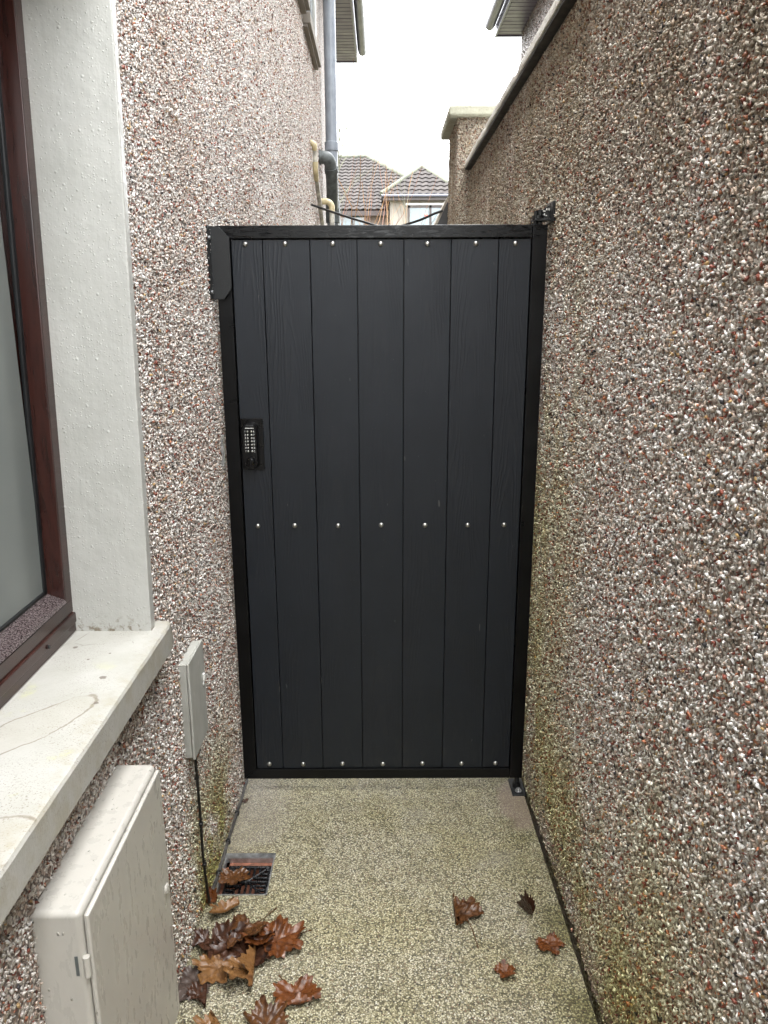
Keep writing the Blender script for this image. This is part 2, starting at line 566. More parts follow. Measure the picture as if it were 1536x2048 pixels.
def mk_coping():
    m = M('mossy_coping_stone')
    p = m.pos()
    n1 = m.noise(p, 9, 6, .7)
    c = m.ramp(n1, [(.25, (.60, .60, .54)), (.5, (.78, .78, .74)), (.75, (.84, .84, .81))])
    c = m.mix(m.rng(m.noise(p, 60, 5), .55, .72, 0, .6), c, (.12, .125, .09))
    return m.out(c, .75, m.bump(m.noise(p, 40, 6, .7), .7, .012))


def mk_cap():
    m = M('lichen_cap_stone')
    p = m.pos()
    c = m.ramp(m.noise(p, 12, 6, .7), [(.25, (.24, .24, .18)), (.7, (.38, .38, .31))])
    c = m.mix(m.rng(m.noise(p, 70, 5), .55, .72, 0, .6), c, (.12, .12, .08))
    return m.out(c, .8, m.bump(m.noise(p, 50, 6, .7), .6, .008))


def mk_tile():
    m = M('concrete_roof_tile')
    p = m.world()
    c = m.ramp(m.noise(p, 2.2, 5), [(.3, (.024, .0215, .0215)), (.7, (.042, .037, .036))])
    c = m.mix(m.rng(m.noise(p, 9, 5), .5, .75, 0, .4), c, (.075, .072, .055))
    return m.out(c, .85, spec=.2)


def mk_skyglass():
    m = M('far_window_glass')
    c = m.ramp(m.noise(m.pos(), .6, 3), [(.3, (.055, .085, .10)), (.7, (.085, .125, .145))])
    return m.out(c, .06, None, 0., 1.)


def mk_leaf(name, c1, c2, dark):
    m = M(name)
    p = m.pos()
    a = m.n('Attribute', attribute_name='vein').outputs['Fac']
    n1 = m.noise(p, 45, 5, .65)
    c = m.ramp(n1, [(.3, c1), (.7, c2)])
    c = m.mix(m.rng(m.noise(p, 28, 4), .52, .7, 0, .8), c, dark)
    c = m.mix(m.math('MULTIPLY', a, .55), c, tuple(v * .5 for v in dark))
    b = m.bump(m.noise(p, 120, 4), .5, .002)
    b = m.bump(a, -.4, .002, b)
    return m.out(c, m.ramp(m.noise(p, 60, 3), [(.35, .22), (.65, .5)]), b, spec=.4)


def mk_soil():
    m = M('ground_soil')
    w = m.world()
    c = m.ramp(m.noise(w, 1.2, 6), [(.3, (.05, .055, .025)), (.7, (.10, .095, .06))])
    return m.out(c, .9, m.bump(m.noise(w, 25, 5), .5, .02))


MAT['black_steel'] = mk_black_steel()
MAT['old_black'] = mk_old_black()
MAT['board'] = mk_board()
MAT['plaster'] = mk_plaster()
MAT['sill'] = mk_sill()
MAT['floor'] = mk_floor()
MAT['mahogany'] = mk_mahogany()
MAT['droplets'] = mk_droplets()
MAT['glass'] = mk_glass()
MAT['meter'] = mk_metercream()
MAT['plate'] = mk_plate()
MAT['coping'] = mk_coping()
MAT['cap'] = mk_cap()
MAT['tile'] = mk_tile()
MAT['skyglass'] = mk_skyglass()
MAT['soil'] = mk_soil()
MAT['leaf_gold'] = mk_leaf('golden_wet_leaf', (.135, .060, .019), (.20, .105, .040), (.055, .020, .008))
MAT['leaf_rust'] = mk_leaf('rust_wet_leaf', (.085, .025, .007), (.15, .050, .013), (.036, .012, .005))
MAT['leaf_brown'] = mk_leaf('brown_wet_leaf', (.060, .023, .008), (.11, .046, .015), (.026, .010, .005))
MAT['leaf_dark'] = mk_leaf('dark_rotting_leaf', (.032, .013, .007), (.062, .026, .014), (.014, .006, .004))
MAT['leaf_grey'] = mk_leaf('grey_brown_wet_leaf', (.055, .038, .031), (.10, .075, .064), (.034, .018, .012))


# ------------------------------------------------------------------ mesh helpers
class B:
    """collects shapes into one mesh"""
    def __init__(s):
        s.bm = bmesh.new()
        s.bevelled = False

    def box(s, x0, x1, y0, y1, z0, z1, bev=0., seg=2, shear=0.):
        r = bmesh.ops.create_cube(s.bm, size=1.)
        vs = r['verts']
        for v in vs:
            zz = z0 + (v.co.z + .5) * (z1 - z0)
            v.co = Vector((x0 + (v.co.x + .5) * (x1 - x0), y0 + (v.co.y + .5) * (y1 - y0) + shear * (zz - 1.04), zz))
        if bev:
            s.bevelled = True
            es = list({e for v in vs for e in v.link_edges})
            bmesh.ops.bevel(s.bm, geom=es, offset=bev, segments=seg, profile=.5, affect='EDGES', clamp_overlap=True)
        return s

    def poly(s, pts, depth, axis):
        """prism: outline pts (3-D, planar) pushed along vector axis*depth"""
        a = [s.bm.verts.new(p) for p in pts]
        d = Vector(axis) * depth
        b = [s.bm.verts.new(Vector(p) + d) for p in pts]
        s.bm.faces.new(a)
        s.bm.faces.new(b[::-1])
        n = len(a)
        for i in range(n):
            s.bm.faces.new((a[i], b[i], b[(i + 1) % n], a[(i + 1) % n]))
        return s

    def quad(s, *pts):
        s.bm.faces.new([s.bm.verts.new(p) for p in pts])
        return s

    def tube(s, path, rad, n=12, cap=True):
        path = [Vector(p) for p in path]
        rads = rad if isinstance(rad, (list, tuple)) else [rad] * len(path)
        rings, up = [], None
        for i, p in enumerate(path):
            t = (path[min(i + 1, len(path) - 1)] - path[max(i - 1, 0)]).normalized()
            if up is None:
                up = t.orthogonal().normalized()
            up = (up - t * up.dot(t)).normalized()
            sd = t.cross(up)
            rings.append([s.bm.verts.new(p + (up * math.cos(2 * math.pi * k / n) + sd * math.sin(2 * math.pi * k / n)) * rads[i])
                          for k in range(n)])
        for a, b in zip(rings, rings[1:]):
            for k in range(n):
                s.bm.faces.new((a[k], a[(k + 1) % n], b[(k + 1) % n], b[k]))
        if cap:
            s.bm.faces.new(rings[0][::-1])
            s.bm.faces.new(rings[-1])
        return s

    def lathe(s, prof, origin, axis='Y', n=20, sign=-1):
        """profile of (radius, height) turned round an axis through origin"""
        o = Vector(origin)
        rings = []
        for r, h in prof:
            ring = []
            for k in range(n):
                a = 2 * math.pi * k / n
                if axis == 'Y':
                    d = Vector((r * math.cos(a), sign * h, r * math.sin(a)))
                elif axis == 'X':
                    d = Vector((sign * h, r * math.cos(a), r * math.sin(a)))
                else:
                    d = Vector((r * math.cos(a), r * math.sin(a), sign * h))
                ring.append(s.bm.verts.new(o + d))
            rings.append(ring)
        for a, b in zip(rings, rings[1:]):
            for k in range(n):
                s.bm.faces.new((a[k], a[(k + 1) % n], b[(k + 1) % n], b[k]))
        s.bm.faces.new(rings[0])
        s.bm.faces.new(rings[-1][::-1])
        return s

    def build(s, name, mat, parent=None, smooth=True, loc=None, ang=40):
        bmesh.ops.recalc_face_normals(s.bm, faces=s.bm.faces)
        me = bpy.data.meshes.new(name)
        if loc is not None:
            bmesh.ops.translate(s.bm, verts=s.bm.verts, vec=-Vector(loc))
        s.bm.to_mesh(me)
        s.bm.free()
        me.materials.append(MAT[mat] if isinstance(mat, str) else mat)
        if smooth:
            me.shade_smooth()
            me.set_sharp_from_angle(angle=R(ang))
        o = bpy.data.objects.new(name, me)
        COL.objects.link(o)
        if smooth and s.bevelled:
            wn = o.modifiers.new('weighted_normals', 'WEIGHTED_NORMAL')
            wn.weight = 100
            wn.keep_sharp = True
        if loc is not None:
            o.location = loc
        if parent is not None:
            o.parent = parent
            o.matrix_parent_inverse = Matrix.Identity(4)
            if loc is not None:
                o.location = Vector(loc) - parent.matrix_world.translation
            else:
                o.location = -wpos(parent)
        return o


def wpos(o):
    p = Vector((0, 0, 0))
    while o is not None:
        p = p + o.location
        o = o.parent
    return p


def tag(o, label=None, cat=None, group=None, kind=None):
    if label:
        o['label'] = label
    if cat:
        o['category'] = cat
    if group:
        o['group'] = group
    if kind:
        o['kind'] = kind
    return o


def thing(name, label, cat, group=None):
    o = bpy.data.objects.new(name, None)
    o.empty_display_size = .1
    COL.objects.link(o)
    return tag(o, label, cat, group)


def arc(c, r, a0, a1, u, v, n=8):
    c, u, v = Vector(c), Vector(u), Vector(v)
    return [c + u * (r * math.cos(a0 + (a1 - a0) * i / n)) + v * (r * math.sin(a0 + (a1 - a0) * i / n)) for i in range(n + 1)]


def smooth_path(pts, n=6):
    """Catmull-Rom through the points"""
    P = [Vector(p) for p in pts]
    P = [P[0] * 2 - P[1]] + P + [P[-1] * 2 - P[-2]]
    o = []
    for i in range(1, len(P) - 2):
        for k in range(n):
            t = k / n
            a, b, c, d = P[i - 1], P[i], P[i + 1], P[i + 2]
            o.append(.5 * ((2 * b) + (c - a) * t + (2 * a - 5 * b + 4 * c - d) * t * t + (3 * b - a - 3 * c + d) * t ** 3))
    o.append(P[-2])
    return o


# ------------------------------------------------------------------ dash chippings
def add_chippings(obj, pts, normal, mat, rmin=.0023, rmax=.0052, gain=1.):
    """adds real stone chips to a wall mesh; pts = (n,3) centres on the wall plane"""
    n = len(pts)
    base = np.array([[1, 0, 0], [-1, 0, 0], [0, 1, 0], [0, -1, 0], [0, 0, 1], [0, 0, -1]], float)
    tri = np.array([[0, 2, 4], [2, 1, 4], [1, 3, 4], [3, 0, 4], [2, 0, 5], [1, 2, 5], [3, 1, 5], [0, 3, 5]])
    v = base[None] + rng.normal(0, .33, (n, 6, 3))
    rad = rmin + (rmax - rmin) * rng.random(n) ** 1.7
    v *= rad[:, None, None] * np.stack([1 + .5 * rng.random(n), .75 + .3 * rng.random(n), .5 + .35 * rng.random(n)], 1)[:, None, :]
    q = rng.normal(0, 1, (n, 4))
    q /= np.linalg.norm(q, axis=1)[:, None]
    a, b, c, d = q.T
    rot = np.stack([np.stack([1 - 2 * (c * c + d * d), 2 * (b * c - a * d), 2 * (b * d + a * c)], 1),
                    np.stack([2 * (b * c + a * d), 1 - 2 * (b * b + d * d), 2 * (c * d - a * b)], 1),
                    np.stack([2 * (b * d - a * c), 2 * (c * d + a * b), 1 - 2 * (b * b + c * c)], 1)], 1)
    v = np.einsum('nij,nkj->nki', rot, v)
    nrm = np.array(normal, float)
    v += (pts + nrm * (rad * (rng.random(n) * .7 - .05))[:, None])[:, None, :]
    cols = np.array([c for _, c in PALETTE])
    wts = np.array([w for w, _ in PALETTE])
    idx = rng.choice(len(cols), n, p=wts / wts.sum())
    col = cols[idx] * (.72 + .42 * rng.random(n))[:, None] * gain
    col = np.minimum(col, .93)
    me = obj.data
    ov = np.empty(len(me.vertices) * 3)
    me.vertices.foreach_get('co', ov)
    ov = ov.reshape(-1, 3)
    nv0 = len(ov)
    polys = me.polygons
    lt0 = np.empty(len(polys), np.int32)
    polys.foreach_get('loop_total', lt0)
    lv0 = np.empty(len(me.loops), np.int32)
    me.loops.foreach_get('vertex_index', lv0)
    allv = np.concatenate([ov, v.reshape(-1, 3)])
    f = (tri[None] + (np.arange(n) * 6)[:, None, None] + nv0).reshape(-1)
    loops = np.concatenate([np.array(lv0, int), f])
    tot = np.concatenate([np.array(lt0, int), np.full(n * 8, 3)])
    start = np.concatenate([[0], np.cumsum(tot)[:-1]])
    m2 = bpy.data.meshes.new(me.name)
    m2.vertices.add(len(allv))
    m2.vertices.foreach_set('co', allv.astype(np.float32).ravel())
    m2.loops.add(len(loops))
    m2.loops.foreach_set('vertex_index', loops.astype(np.int32))
    m2.polygons.add(len(tot))
    m2.polygons.foreach_set('loop_start', start.astype(np.int32))
    mi0 = np.zeros(len(polys), np.int32)
    me.polygons.foreach_get('material_index', mi0)
    mi = np.concatenate([mi0, np.ones(n * 8, np.int32)])
    m2.polygons.foreach_set('material_index', mi)
    m2.update(calc_edges=True)
    at = m2.attributes.new('stone', 'FLOAT_COLOR', 'POINT')
    ca = np.ones((len(allv), 4), np.float32)
    ca[nv0:, :3] = np.repeat(col, 6, 0)
    if 'stone' in me.attributes:
        old = np.empty(nv0 * 4, np.float32)
        me.attributes['stone'].data.foreach_get('color', old)
        ca[:nv0] = old.reshape(-1, 4)
    at.data.foreach_set('color', ca.ravel())
    m2.materials.append(me.materials[0])
    m2.materials.append(MAT[mat])
    m2.validate()
    obj.data = m2
    bpy.data.meshes.remove(me)


# ================================================================== THE SETTING
# wide ground far round the site, well below the alley slab
def ground_h(y):
    if y < 8:
        return gz(min(max(y, -6), 6)) - .12
    return -.28 + min(1., (y - 8) / 20.) * 1.9


gb = B()
ys = [-250, -60, -6, 0, 2.5, 6, 8, 12, 18, 28, 60, 120, 300]
xs = [-300, -60, -12, 0, 12, 60, 300]
gv = [[gb.bm.verts.new((x, y, ground_h(y))) for x in xs] for y in ys]
for j in range(len(ys) - 1):
    for i in range(len(xs) - 1):
        gb.bm.faces.new((gv[j][i], gv[j][i + 1], gv[j + 1][i + 1], gv[j + 1][i]))
tag(gb.build('ground', 'soil'), kind='structure')

# alley slab with the opening for the gully
DX0, DX1, DY0, DY1 = -.512, -.352, 1.968, 2.150
pb = B()
xl = [LX - .01, DX0, DX1, .524]
yl = [-10, DY0, DY1, 6.0]
pv = {(i, j, k): pb.bm.verts.new((x, y, gz(y) - (.11 if k else 0))) for i, x in enumerate(xl) for j, y in enumerate(yl) for k in (0, 1)}
for i in range(3):
    for j in range(3):
        if i == 1 and j == 1:
            continue
        pb.bm.faces.new((pv[i, j, 0], pv[i + 1, j, 0], pv[i + 1, j + 1, 0], pv[i, j + 1, 0]))
for j in range(3):
    pb.bm.faces.new((pv[3, j, 0], pv[3, j, 1], pv[3, j + 1, 1], pv[3, j + 1, 0]))
for (a, b) in (((1, 1), (2, 1)), ((2, 1), (2, 2)), ((2, 2), (1, 2)), ((1, 2), (1, 1))):
    pb.bm.faces.new((pv[a[0], a[1], 0], pv[b[0], b[1], 0], pv[b[0], b[1], 1], pv[a[0], a[1], 1]))
tag(pb.build('path', 'floor', smooth=False), kind='structure')

# ------------------------------------------------------------------ the house on the left
LEAN = .059                                  # the far reveal leans a little
JY = 1.618                                   # far reveal at sill height
WZ0, WZ1 = 1.035, 2.42
EAVE = 4.70
H_END = 10.12
house = thing('pebbledash_house', 'pale pebbledashed house with grey eaves forming the left side of the alley', 'house')

wb = B()


def wv(y, z):
    return (LX, y, z)


def jy(z):
    return JY + LEAN * (z - 1.04)


yb = [-3.0, -.55]
for (y0, y1, z0, z1) in ((-9, -.55, -.4, EAVE), (-.55, JY, -.4, WZ0), (JY, H_END, -.4, WZ0)):
    wb.quad(wv(y0, z0), wv(y1, z0), wv(y1, z1), wv(y0, z1))
wb.quad(wv(-.55, WZ1), wv(jy(WZ1), WZ1), wv(jy(WZ1), EAVE), wv(-.55, EAVE))
wb.quad(wv(JY, WZ0), wv(H_END, WZ0), wv(H_END, EAVE), wv(jy(WZ1), EAVE), wv(jy(WZ1), WZ1))
wb.quad((LX, H_END, -.4), (-8, H_END, -.4), (-8, H_END, EAVE), (LX, H_END, EAVE))
wb.quad((LX, -9, -.4), (-8, -9, -.4), (-8, -9, EAVE), (LX, -9, EAVE))
wb.quad((-8, -9, -.4), (-8, H_END, -.4), (-8, H_END, EAVE), (-8, -9, EAVE))
bmesh.ops.remove_doubles(wb.bm, verts=wb.bm.verts, dist=1e-4)
hw = wb.build('wall', 'dash_house', house, smooth=False)


def scatter(n, y0, y1, z0, z1, keep, x, dens=None):
    y = y0 + (y1 - y0) * rng.random(n)
    z = z0 + (z1 - z0) * rng.random(n)
    k = keep(y, z)
    if dens is not None:
        k &= rng.random(n) < dens(y, z)
    lump = .5 + .17 * (np.sin(7.1 * y + 2.3 * z) + np.sin(11.7 * z - 4.1 * y + 1) + np.sin(23 * y + 17 * z + 2))
    k &= rng.random(n) < .66 + .34 * np.clip(lump * 1.6, 0, 1)
    y, z = y[k], z[k]
    return np.stack([np.full(len(y), x), y, z], 1)


def keep_house(y, z):
    win = (y < JY + LEAN * (z - 1.04) + .032) & (z > .962) & (z < WZ1)
    sill = (y < 1.68) & (z > .965) & (z < 1.045)
    box = (y > .980) & (y < 1.362) & (z > .2) & (z < .845)
    plate = (y > 1.835) & (y < 1.988) & (z > .57) & (z < .845)
    return ~(win | sill | box | plate) & (z > SLOPE * (GATE_Y - y) - .01)


def fade(y, z):
    return np.clip((3.5 - y) / 1.0, 0, 1) * np.clip((3.1 - z) / .5, 0, 1)


pts = scatter(180000, .55, 3.5, 0., 3.1, keep_house, LX, fade)
add_chippings(hw, pts, (1, 0, 0), 'stone_house', .0021, .0046, .90)
pts = scatter(60000, 2.6, 7.6, 1.9, 4.0, keep_house, LX, lambda y, z: np.clip((y - 2.5) / .8, 0, 1))
add_chippings(hw, pts, (1, 0, 0), 'stone_house', .003, .006, .84)

# reveals: a painted plaster lining standing a little proud of the dash
rb = B()
rb.box(-.80, LX + .009, JY, JY + .030, WZ0 + .0, WZ1 + .03, .004, 2, LEAN)
rb.box(-.80, LX + .006, -.58, JY + .06, WZ1 + .002, WZ1 + .035, .004)
rb.box(-.80, LX + .009, -.58, -.55, WZ0, WZ1, .004)
rv = rb.build('window_reveal', 'plaster', house)
rv['label'] = 'blistered white painted plaster reveal'

# sill
sb = B()
prof = [(-.80, 1.040), (-.500, 1.040), (-.4935, 1.038), (-.490, 1.033), (-.489, .976), (-.493, .970), (-.60, .967), (-.80, .967)]
ny = 60
yy = [-.64 + (1.684 + .64) * i / ny for i in range(ny + 1)]
rings = []
for i, y in enumerate(yy):
    jit = [(random.uniform(-.0004, .0004), random.uniform(-.0004, .0004)) for _ in prof]
    jit[5] = (random.uniform(-.002, .002), random.uniform(-.002, .002))
    e = .006 if i in (0, ny) else 0
    rings.append([sb.bm.verts.new((px + jx - (e if px > -.55 else 0), y + (.012 * ((1.04 - pz) / .07) if i == ny else 0), pz + jz - (e * .5 if pz > 1 else -e * .5)))
                  for (px, pz), (jx, jz) in zip(prof, jit)])
for a, b in zip(rings, rings[1:]):
    for k in range(len(prof)):
        sb.bm.faces.new((a[k], a[(k + 1) % len(prof)], b[(k + 1) % len(prof)], b[k]))
sb.bm.faces.new(rings[0])
sb.bm.faces.new(rings[-1][::-1])
sl_o = sb.build('window_sill', 'sill', house, ang=26)
sl_o['label'] = 'white painted concrete sill with brown tide marks'

# window: frame > pane and seal
FX = -.695
wf = B()
ZB = 1.124
wf.box(-.76, FX, JY - .034, JY + .004, 1.085, WZ1, .004, 2, LEAN)            # far stile
wf.box(-.76, FX + .001, -.55, JY - .001, 1.086, ZB - .006, .003, 2)          # bottom rail face
wf.box(-.76, FX + .007, -.55, JY + .003, 1.062, 1.087, .004, 2)              # moulded step
wf.box(-.76, FX + .004, -.55, JY + .002, 1.041, 1.063, .002, 1)              # lower ledge
wf.box(-.76, FX, -.55, -.50, 1.085, WZ1, .004, 2)
wf.box(-.76, FX, -.55, JY + .07, WZ1 - .05, WZ1, .004, 2)
win = wf.build('window', 'mahogany', house)
dr = B()
dr.poly([(-.748, -.50, 1.146), (FX - .002, -.50, 1.126), (FX + .002, -.50, 1.120), (FX - .004, -.50, 1.112), (-.748, -.50, 1.112)], JY - .034 + .505, (0, 1, 0))
dr.build('glazing_bead', 'droplets', win, smooth=False)['label'] = 'bottom glazing bead beaded with rain'
sd = B()
sd.box(-.7415, -.7335, JY - .048, JY - .030, 1.14, WZ1 - .05, .002, 1, LEAN)
sd.box(-.7415, -.7335, -.50, JY - .034, 1.140, 1.1495, .002, 1)
sd.build('seal', 'rubber', win)
gl = B()
gl.box(-.7430, -.7370, -.50, JY - .03, 1.13, WZ1 - .04, 0, 1, 0)
gl.build('pane', 'glass', win, smooth=False)
ho = B()
ho.lathe([(.0045, 0), (.0045, .003)], (FX + .0078, 1.465, 1.071), 'X', 12, 1)
ho.build('drain_hole', 'rubber', win)
ins = B()
ins.box(-1.3, -1.28, -.7, 2.0, .9, 2.6)
ins.box(-1.28, -.80, 1.66, 1.70, .9, 2.6)
# eaves
EX = -.268
ov_end = 10.42
so_b = B()
y = 4.0
while y < ov_end - .03:
    so_b.box(-.95, EX - .016, y, min(y + .094, ov_end - .02), EAVE, EAVE + .012, .004, 1)
    y += .1
so_b.box(-.95, EX - .016, -9, ov_end - .02, EAVE + .008, EAVE + .02)
so_b.build('soffit', 'soffit', house)['label'] = 'grey brown grooved soffit'
fb = B()
fb.box(EX - .02, EX, -9.1, ov_end, EAVE - .012, EAVE + .17, .003)
fb.box(-8.2, EX, ov_end - .018, ov_end + .002, EAVE - .012, EAVE + .17, .003)
fb.build('fascia', 'fascia', house)


def gutter(b, x0, y0, y1, z, side=1, r=.056):
    pr = []
    for k in range(9):
        a = math.pi + math.pi * k / 8
        pr.append((r * math.cos(a) * side, r * 1.05 * math.sin(a)))
    pr2 = [(px * .9, pz * .9) for px, pz in pr][::-1]
    pts = pr + pr2
    cx = x0 + side * (r + .004)
    b.poly([(cx + px, y0, z + pz) for px, pz in pts], y1 - y0, (0, 1, 0))
    pr3 = [(px * .985, pz * .985) for px, pz in pr]
    b.poly([(cx + px, y1 - .006, z + pz) for px, pz in pr3], .004, (0, 1, 0))
    return b


gutter(B(), 0, 0, 1, 0).bm.free()
g1 = gutter(B(), EX, -9.1, ov_end - .07, EAVE + .10)
gut = g1.build('gutter', 'gutter', house)
gb2 = B()
gb2.box(EX + .112, EX + .124, 9.2, ov_end - .02, EAVE + .12, EAVE + .15, .002)
gb2.build('gutter_bracket', 'gutter', gut)
rf = B()
rx = -4.25
apex0, apex1 = (rx, -5.1, EAVE + 2.7), (rx, 6.4, EAVE + 2.7)
e = [(EX, -9.1, EAVE + .172), (EX, ov_end, EAVE + .172), (-8.2, ov_end, EAVE + .172), (-8.2, -9.1, EAVE + .172)]
rf.quad(e[0], e[1], apex1, apex0)
rf.quad(e[1], e[2], apex1)
rf.quad(e[2], e[3], apex0, apex1)
rf.quad(e[3], e[0], apex0)
rf.quad(*e)
rf.build('roof', 'tile', house, smooth=False)

# upper windows on the same wall, seen almost edge on
def upper_window(y0, y1, z0, zs, depth=.058, near=.0):
    f = B()
    f.box(LX - .02, LX + .006, y0 + .06, y1 - .06, zs + .02, zs + .95, .002)
    w = f.build('window', 'brown_frame', house)
    p = B()
    p.box(LX + .007, LX + .009, y0 + .12, y1 - .12, zs + .07, zs + .9)
    p.build('pane', 'skyglass', w, smooth=False)
    s_ = B()
    s_.box(LX - .02, LX + depth, y0, y1, z0, zs, .005)
    s_.box(LX - .02, LX + depth * .6, y0 + .01, y1 - .01, z0 - .02, z0 + .002, .003)
    s_.build('window_sill', 'cream_render', w)
    for ya in (y0 + .02, y1 - .085):
        t = B()
        t.box(LX - .02, LX + .024, ya, ya + .065, zs + .003, zs + .92, .004)
        t.build('surround', 'plaster', w)


upper_window(5.93, 6.93, 3.665, 3.735)
upper_window(4.3, 5.86, 3.71, 3.80, .066)

# ------------------------------------------------------------------ pipes on the house
st = thing('soil_pipe', 'tall grey soil pipe running up the far end of the house wall', 'pipe')
PX, PY = -.441, 7.62
sp = B()
sp.tube([(PX, PY, -.3), (PX, PY, 5.6)], .054, 24)
stack = sp.build('pipe', 'pipe_grey', st)
cb = B()
cb.lathe([(.055, 0), (.0635, .004), (.0635, .075), (.055, .08)], (PX, PY, 3.17), 'Z', 24, 1)
cb.build('collar', 'pipe_grey', st)
br = B()
pth = smooth_path([(-.56, 7.2, 3.045), (-.50, 7.2, 3.045), (-.455, 7.205, 3.035), (-.43, 7.24, 2.985), (-.425, 7.30, 2.90), (-.43, 7.40, 2.80), (-.437, 7.52, 2.72), (PX, PY, 2.67)], 5)
br.tube(pth, .054, 20)
brn = br.build('branch_pipe', 'pipe_dark', st)
brn['label'] = 'thick grey elbow bending down into the pipe'
cb = B()
k1 = 16
cb.tube([pth[k1], pth[k1 + 2]], .0615, 20)
cb.tube([(-.54, 7.2, 3.045), (-.51, 7.2, 3.045)], .062, 20)
cb.build('collar', 'pipe_dark', brn)
cb = B()
cb.lathe([(.055, 0), (.067, .006), (.067, .20), (.055, .21)], (PX, PY, 2.55), 'Z', 24, 1)
cb.build('collar', 'pipe_dark', st)
cb = B()
cb.tube([(PX, PY, 1.4), (PX, PY, 2.54)], .0552, 24, False)
cb.build('lower_pipe', 'pipe_dark', st)

op = thing('overflow_pipe', 'thin slanting overflow pipe with cream elbows beside the soil pipe', 'pipe')
ob = B()
OX = -.497
ob.tube([(OX, 6.36, 2.955), (OX, 6.38, 2.835)], .0175, 14)
ob.build('pipe', 'pvc_white', op)
ob = B()
ob.tube([(-.55, 6.34, 2.990)] + arc((-.525, 6.34, 2.962), .028, math.pi / 2, 0, (1, 0, 0), (0, 0, 1), 6) + [(OX, 6.352, 2.945)], .0215, 14)
ob.build('elbow', 'pvc_cream', op)
ob = B()
ob.tube(smooth_path([(OX, 6.378, 2.862), (OX, 6.385, 2.815), (OX, 6.42, 2.775), (OX, 6.46, 2.75)], 4), .021, 14)
ob.build('elbow', 'pvc_cream', op)
ob = B()
ob.tube([(OX, 6.44, 2.765), (OX, 7.02, 2.47)], .018, 14)
ob.build('pipe', 'pvc_white', op)
wp = thing('waste_pipe', 'short white waste pipe with a cream elbow in front of the soil pipe', 'pipe')
ob = B()
ob.tube([(-.55, 6.95, 2.655)] + arc((-.46, 6.95, 2.605), .05, math.pi / 2, 0, (1, 0, 0), (0, 0, 1), 7) + [(-.41, 6.95, 2.57)], .025, 14)
ob.build('elbow', 'pvc_cream', wp)
ob = B()
ob.tube([(-.41, 6.95, 2.59), (-.41, 6.95, 1.0)], .021, 14)
ob.build('pipe', 'pvc_white', wp)

# ------------------------------------------------------------------ garden wall on the right
gw = thing('garden_wall', 'tall dark speckled pebbledash garden wall along the right of the alley', 'wall')
WT = 2.561
PY0, PY1 = 4.95, 5.52
g = B()
g.quad((RX, -9, -.4), (RX, PY0 - .002, -.4), (RX, PY0 - .002, WT), (RX, -9, WT))
g.quad((RX + .21, -9, -.4), (RX + .21, PY0 - .002, -.4), (RX + .21, PY0 - .002, WT), (RX + .21, -9, WT))
g.quad((RX, -9, -.4), (RX + .21, -9, -.4), (RX + .21, -9, WT), (RX, -9, WT))
g.quad((RX, PY0 - .002, -.4), (RX + .21, PY0 - .002, -.4), (RX + .21, PY0 - .002, WT), (RX, PY0 - .002, WT))
g.quad((RX, -9, WT), (RX + .21, -9, WT), (RX + .21, PY0 - .002, WT), (RX, PY0 - .002, WT))
gwall = g.build('wall', 'dash_garden', gw, smooth=False)


def keep_garden(y, z):
    return (z > SLOPE * (GATE_Y - y) + .004)


pts = scatter(215000, .45, 3.6, 0., WT - .01, keep_garden, RX, lambda y, z: np.clip((3.6 - y) / 1.0, 0, 1))
add_chippings(gwall, pts, (-1, 0, 0), 'stone_garden', gain=1.13)
pts = scatter(45000, 2.6, PY0, 1.8, WT - .01, keep_garden, RX, lambda y, z: np.clip((y - 2.5) / .8, 0, 1))
add_chippings(gwall, pts, (-1, 0, 0), 'stone_garden', .003, .0055)

cp = B()
ny = 260
rings = []
prof = [(.502, 2.572), (.500, 2.580), (.501, 2.598), (.512, 2.606), (.60, 2.63), (.78, 2.612), (.795, 2.60), (.795, 2.570)]
for i in range(ny + 1):
    y = -9 + (PY0 - .004 + 9) * i / ny
    joint = -.006 if abs((y % .9) - .45) < .03 else 0
    rings.append([cp.bm.verts.new((px + random.uniform(-.0016, .0016) - joint * .5, y, pz + random.uniform(-.0012, .0012) + (joint if pz > 2.59 else 0))) for px, pz in prof])
for a, b in zip(rings, rings[1:]):
    for k in range(len(prof)):
        cp.bm.faces.new((a[k], a[(k + 1) % len(prof)], b[(k + 1) % len(prof)], b[k]))
cp.bm.faces.new(rings[0])
cp.bm.faces.new(rings[-1][::-1])
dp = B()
dp.box(.507, RX + .2, -9, PY0 - .004, 2.5615, 2.5705)  # added black strip: gives the coping underside its shade and dark stain
dp.build('coping_shade_strip', 'rubber', gw, smooth=False)['label'] = 'black strip added for the shaded, stained underside of the coping'
cp.build('coping', 'coping', gw)['label'] = 'weathered pale coping stones'

pier = thing('wall_pier', 'square pebbledash pier with a pale stone cap at the end of the garden wall', 'pier')
pr = B()
pr.box(.459, .98, PY0, PY1, -.4, 2.846)
pier_w = pr.build('shaft', 'dash_garden', pier, smooth=False)
n = 9000
y_ = PY0 + (PY1 - PY0) * rng.random(n)
side = np.stack([np.full(n, .459), y_, 1.9 + .95 * rng.random(n)], 1)
front = np.stack([.459 + .25 * rng.random(n), np.full(n, PY0), 1.9 + .95 * rng.random(n)], 1)
add_chippings(pier_w, side, (-1, 0, 0), 'stone_garden', .003, .0055)
add_chippings(pier_w, front, (0, -1, 0), 'stone_garden', .003, .0055)
c = B()
c.box(.403, 1.04, PY0 - .05, PY1 + .05, 2.848, 2.905, .012, 3)
c.poly([(.45, PY0 - .01, 2.904), (.99, PY0 - .01, 2.904), (.93, PY0 + .03, 2.935), (.50, PY0 + .03, 2.935)], .53, (0, 1, 0))
c.build('cap', 'cap', pier)

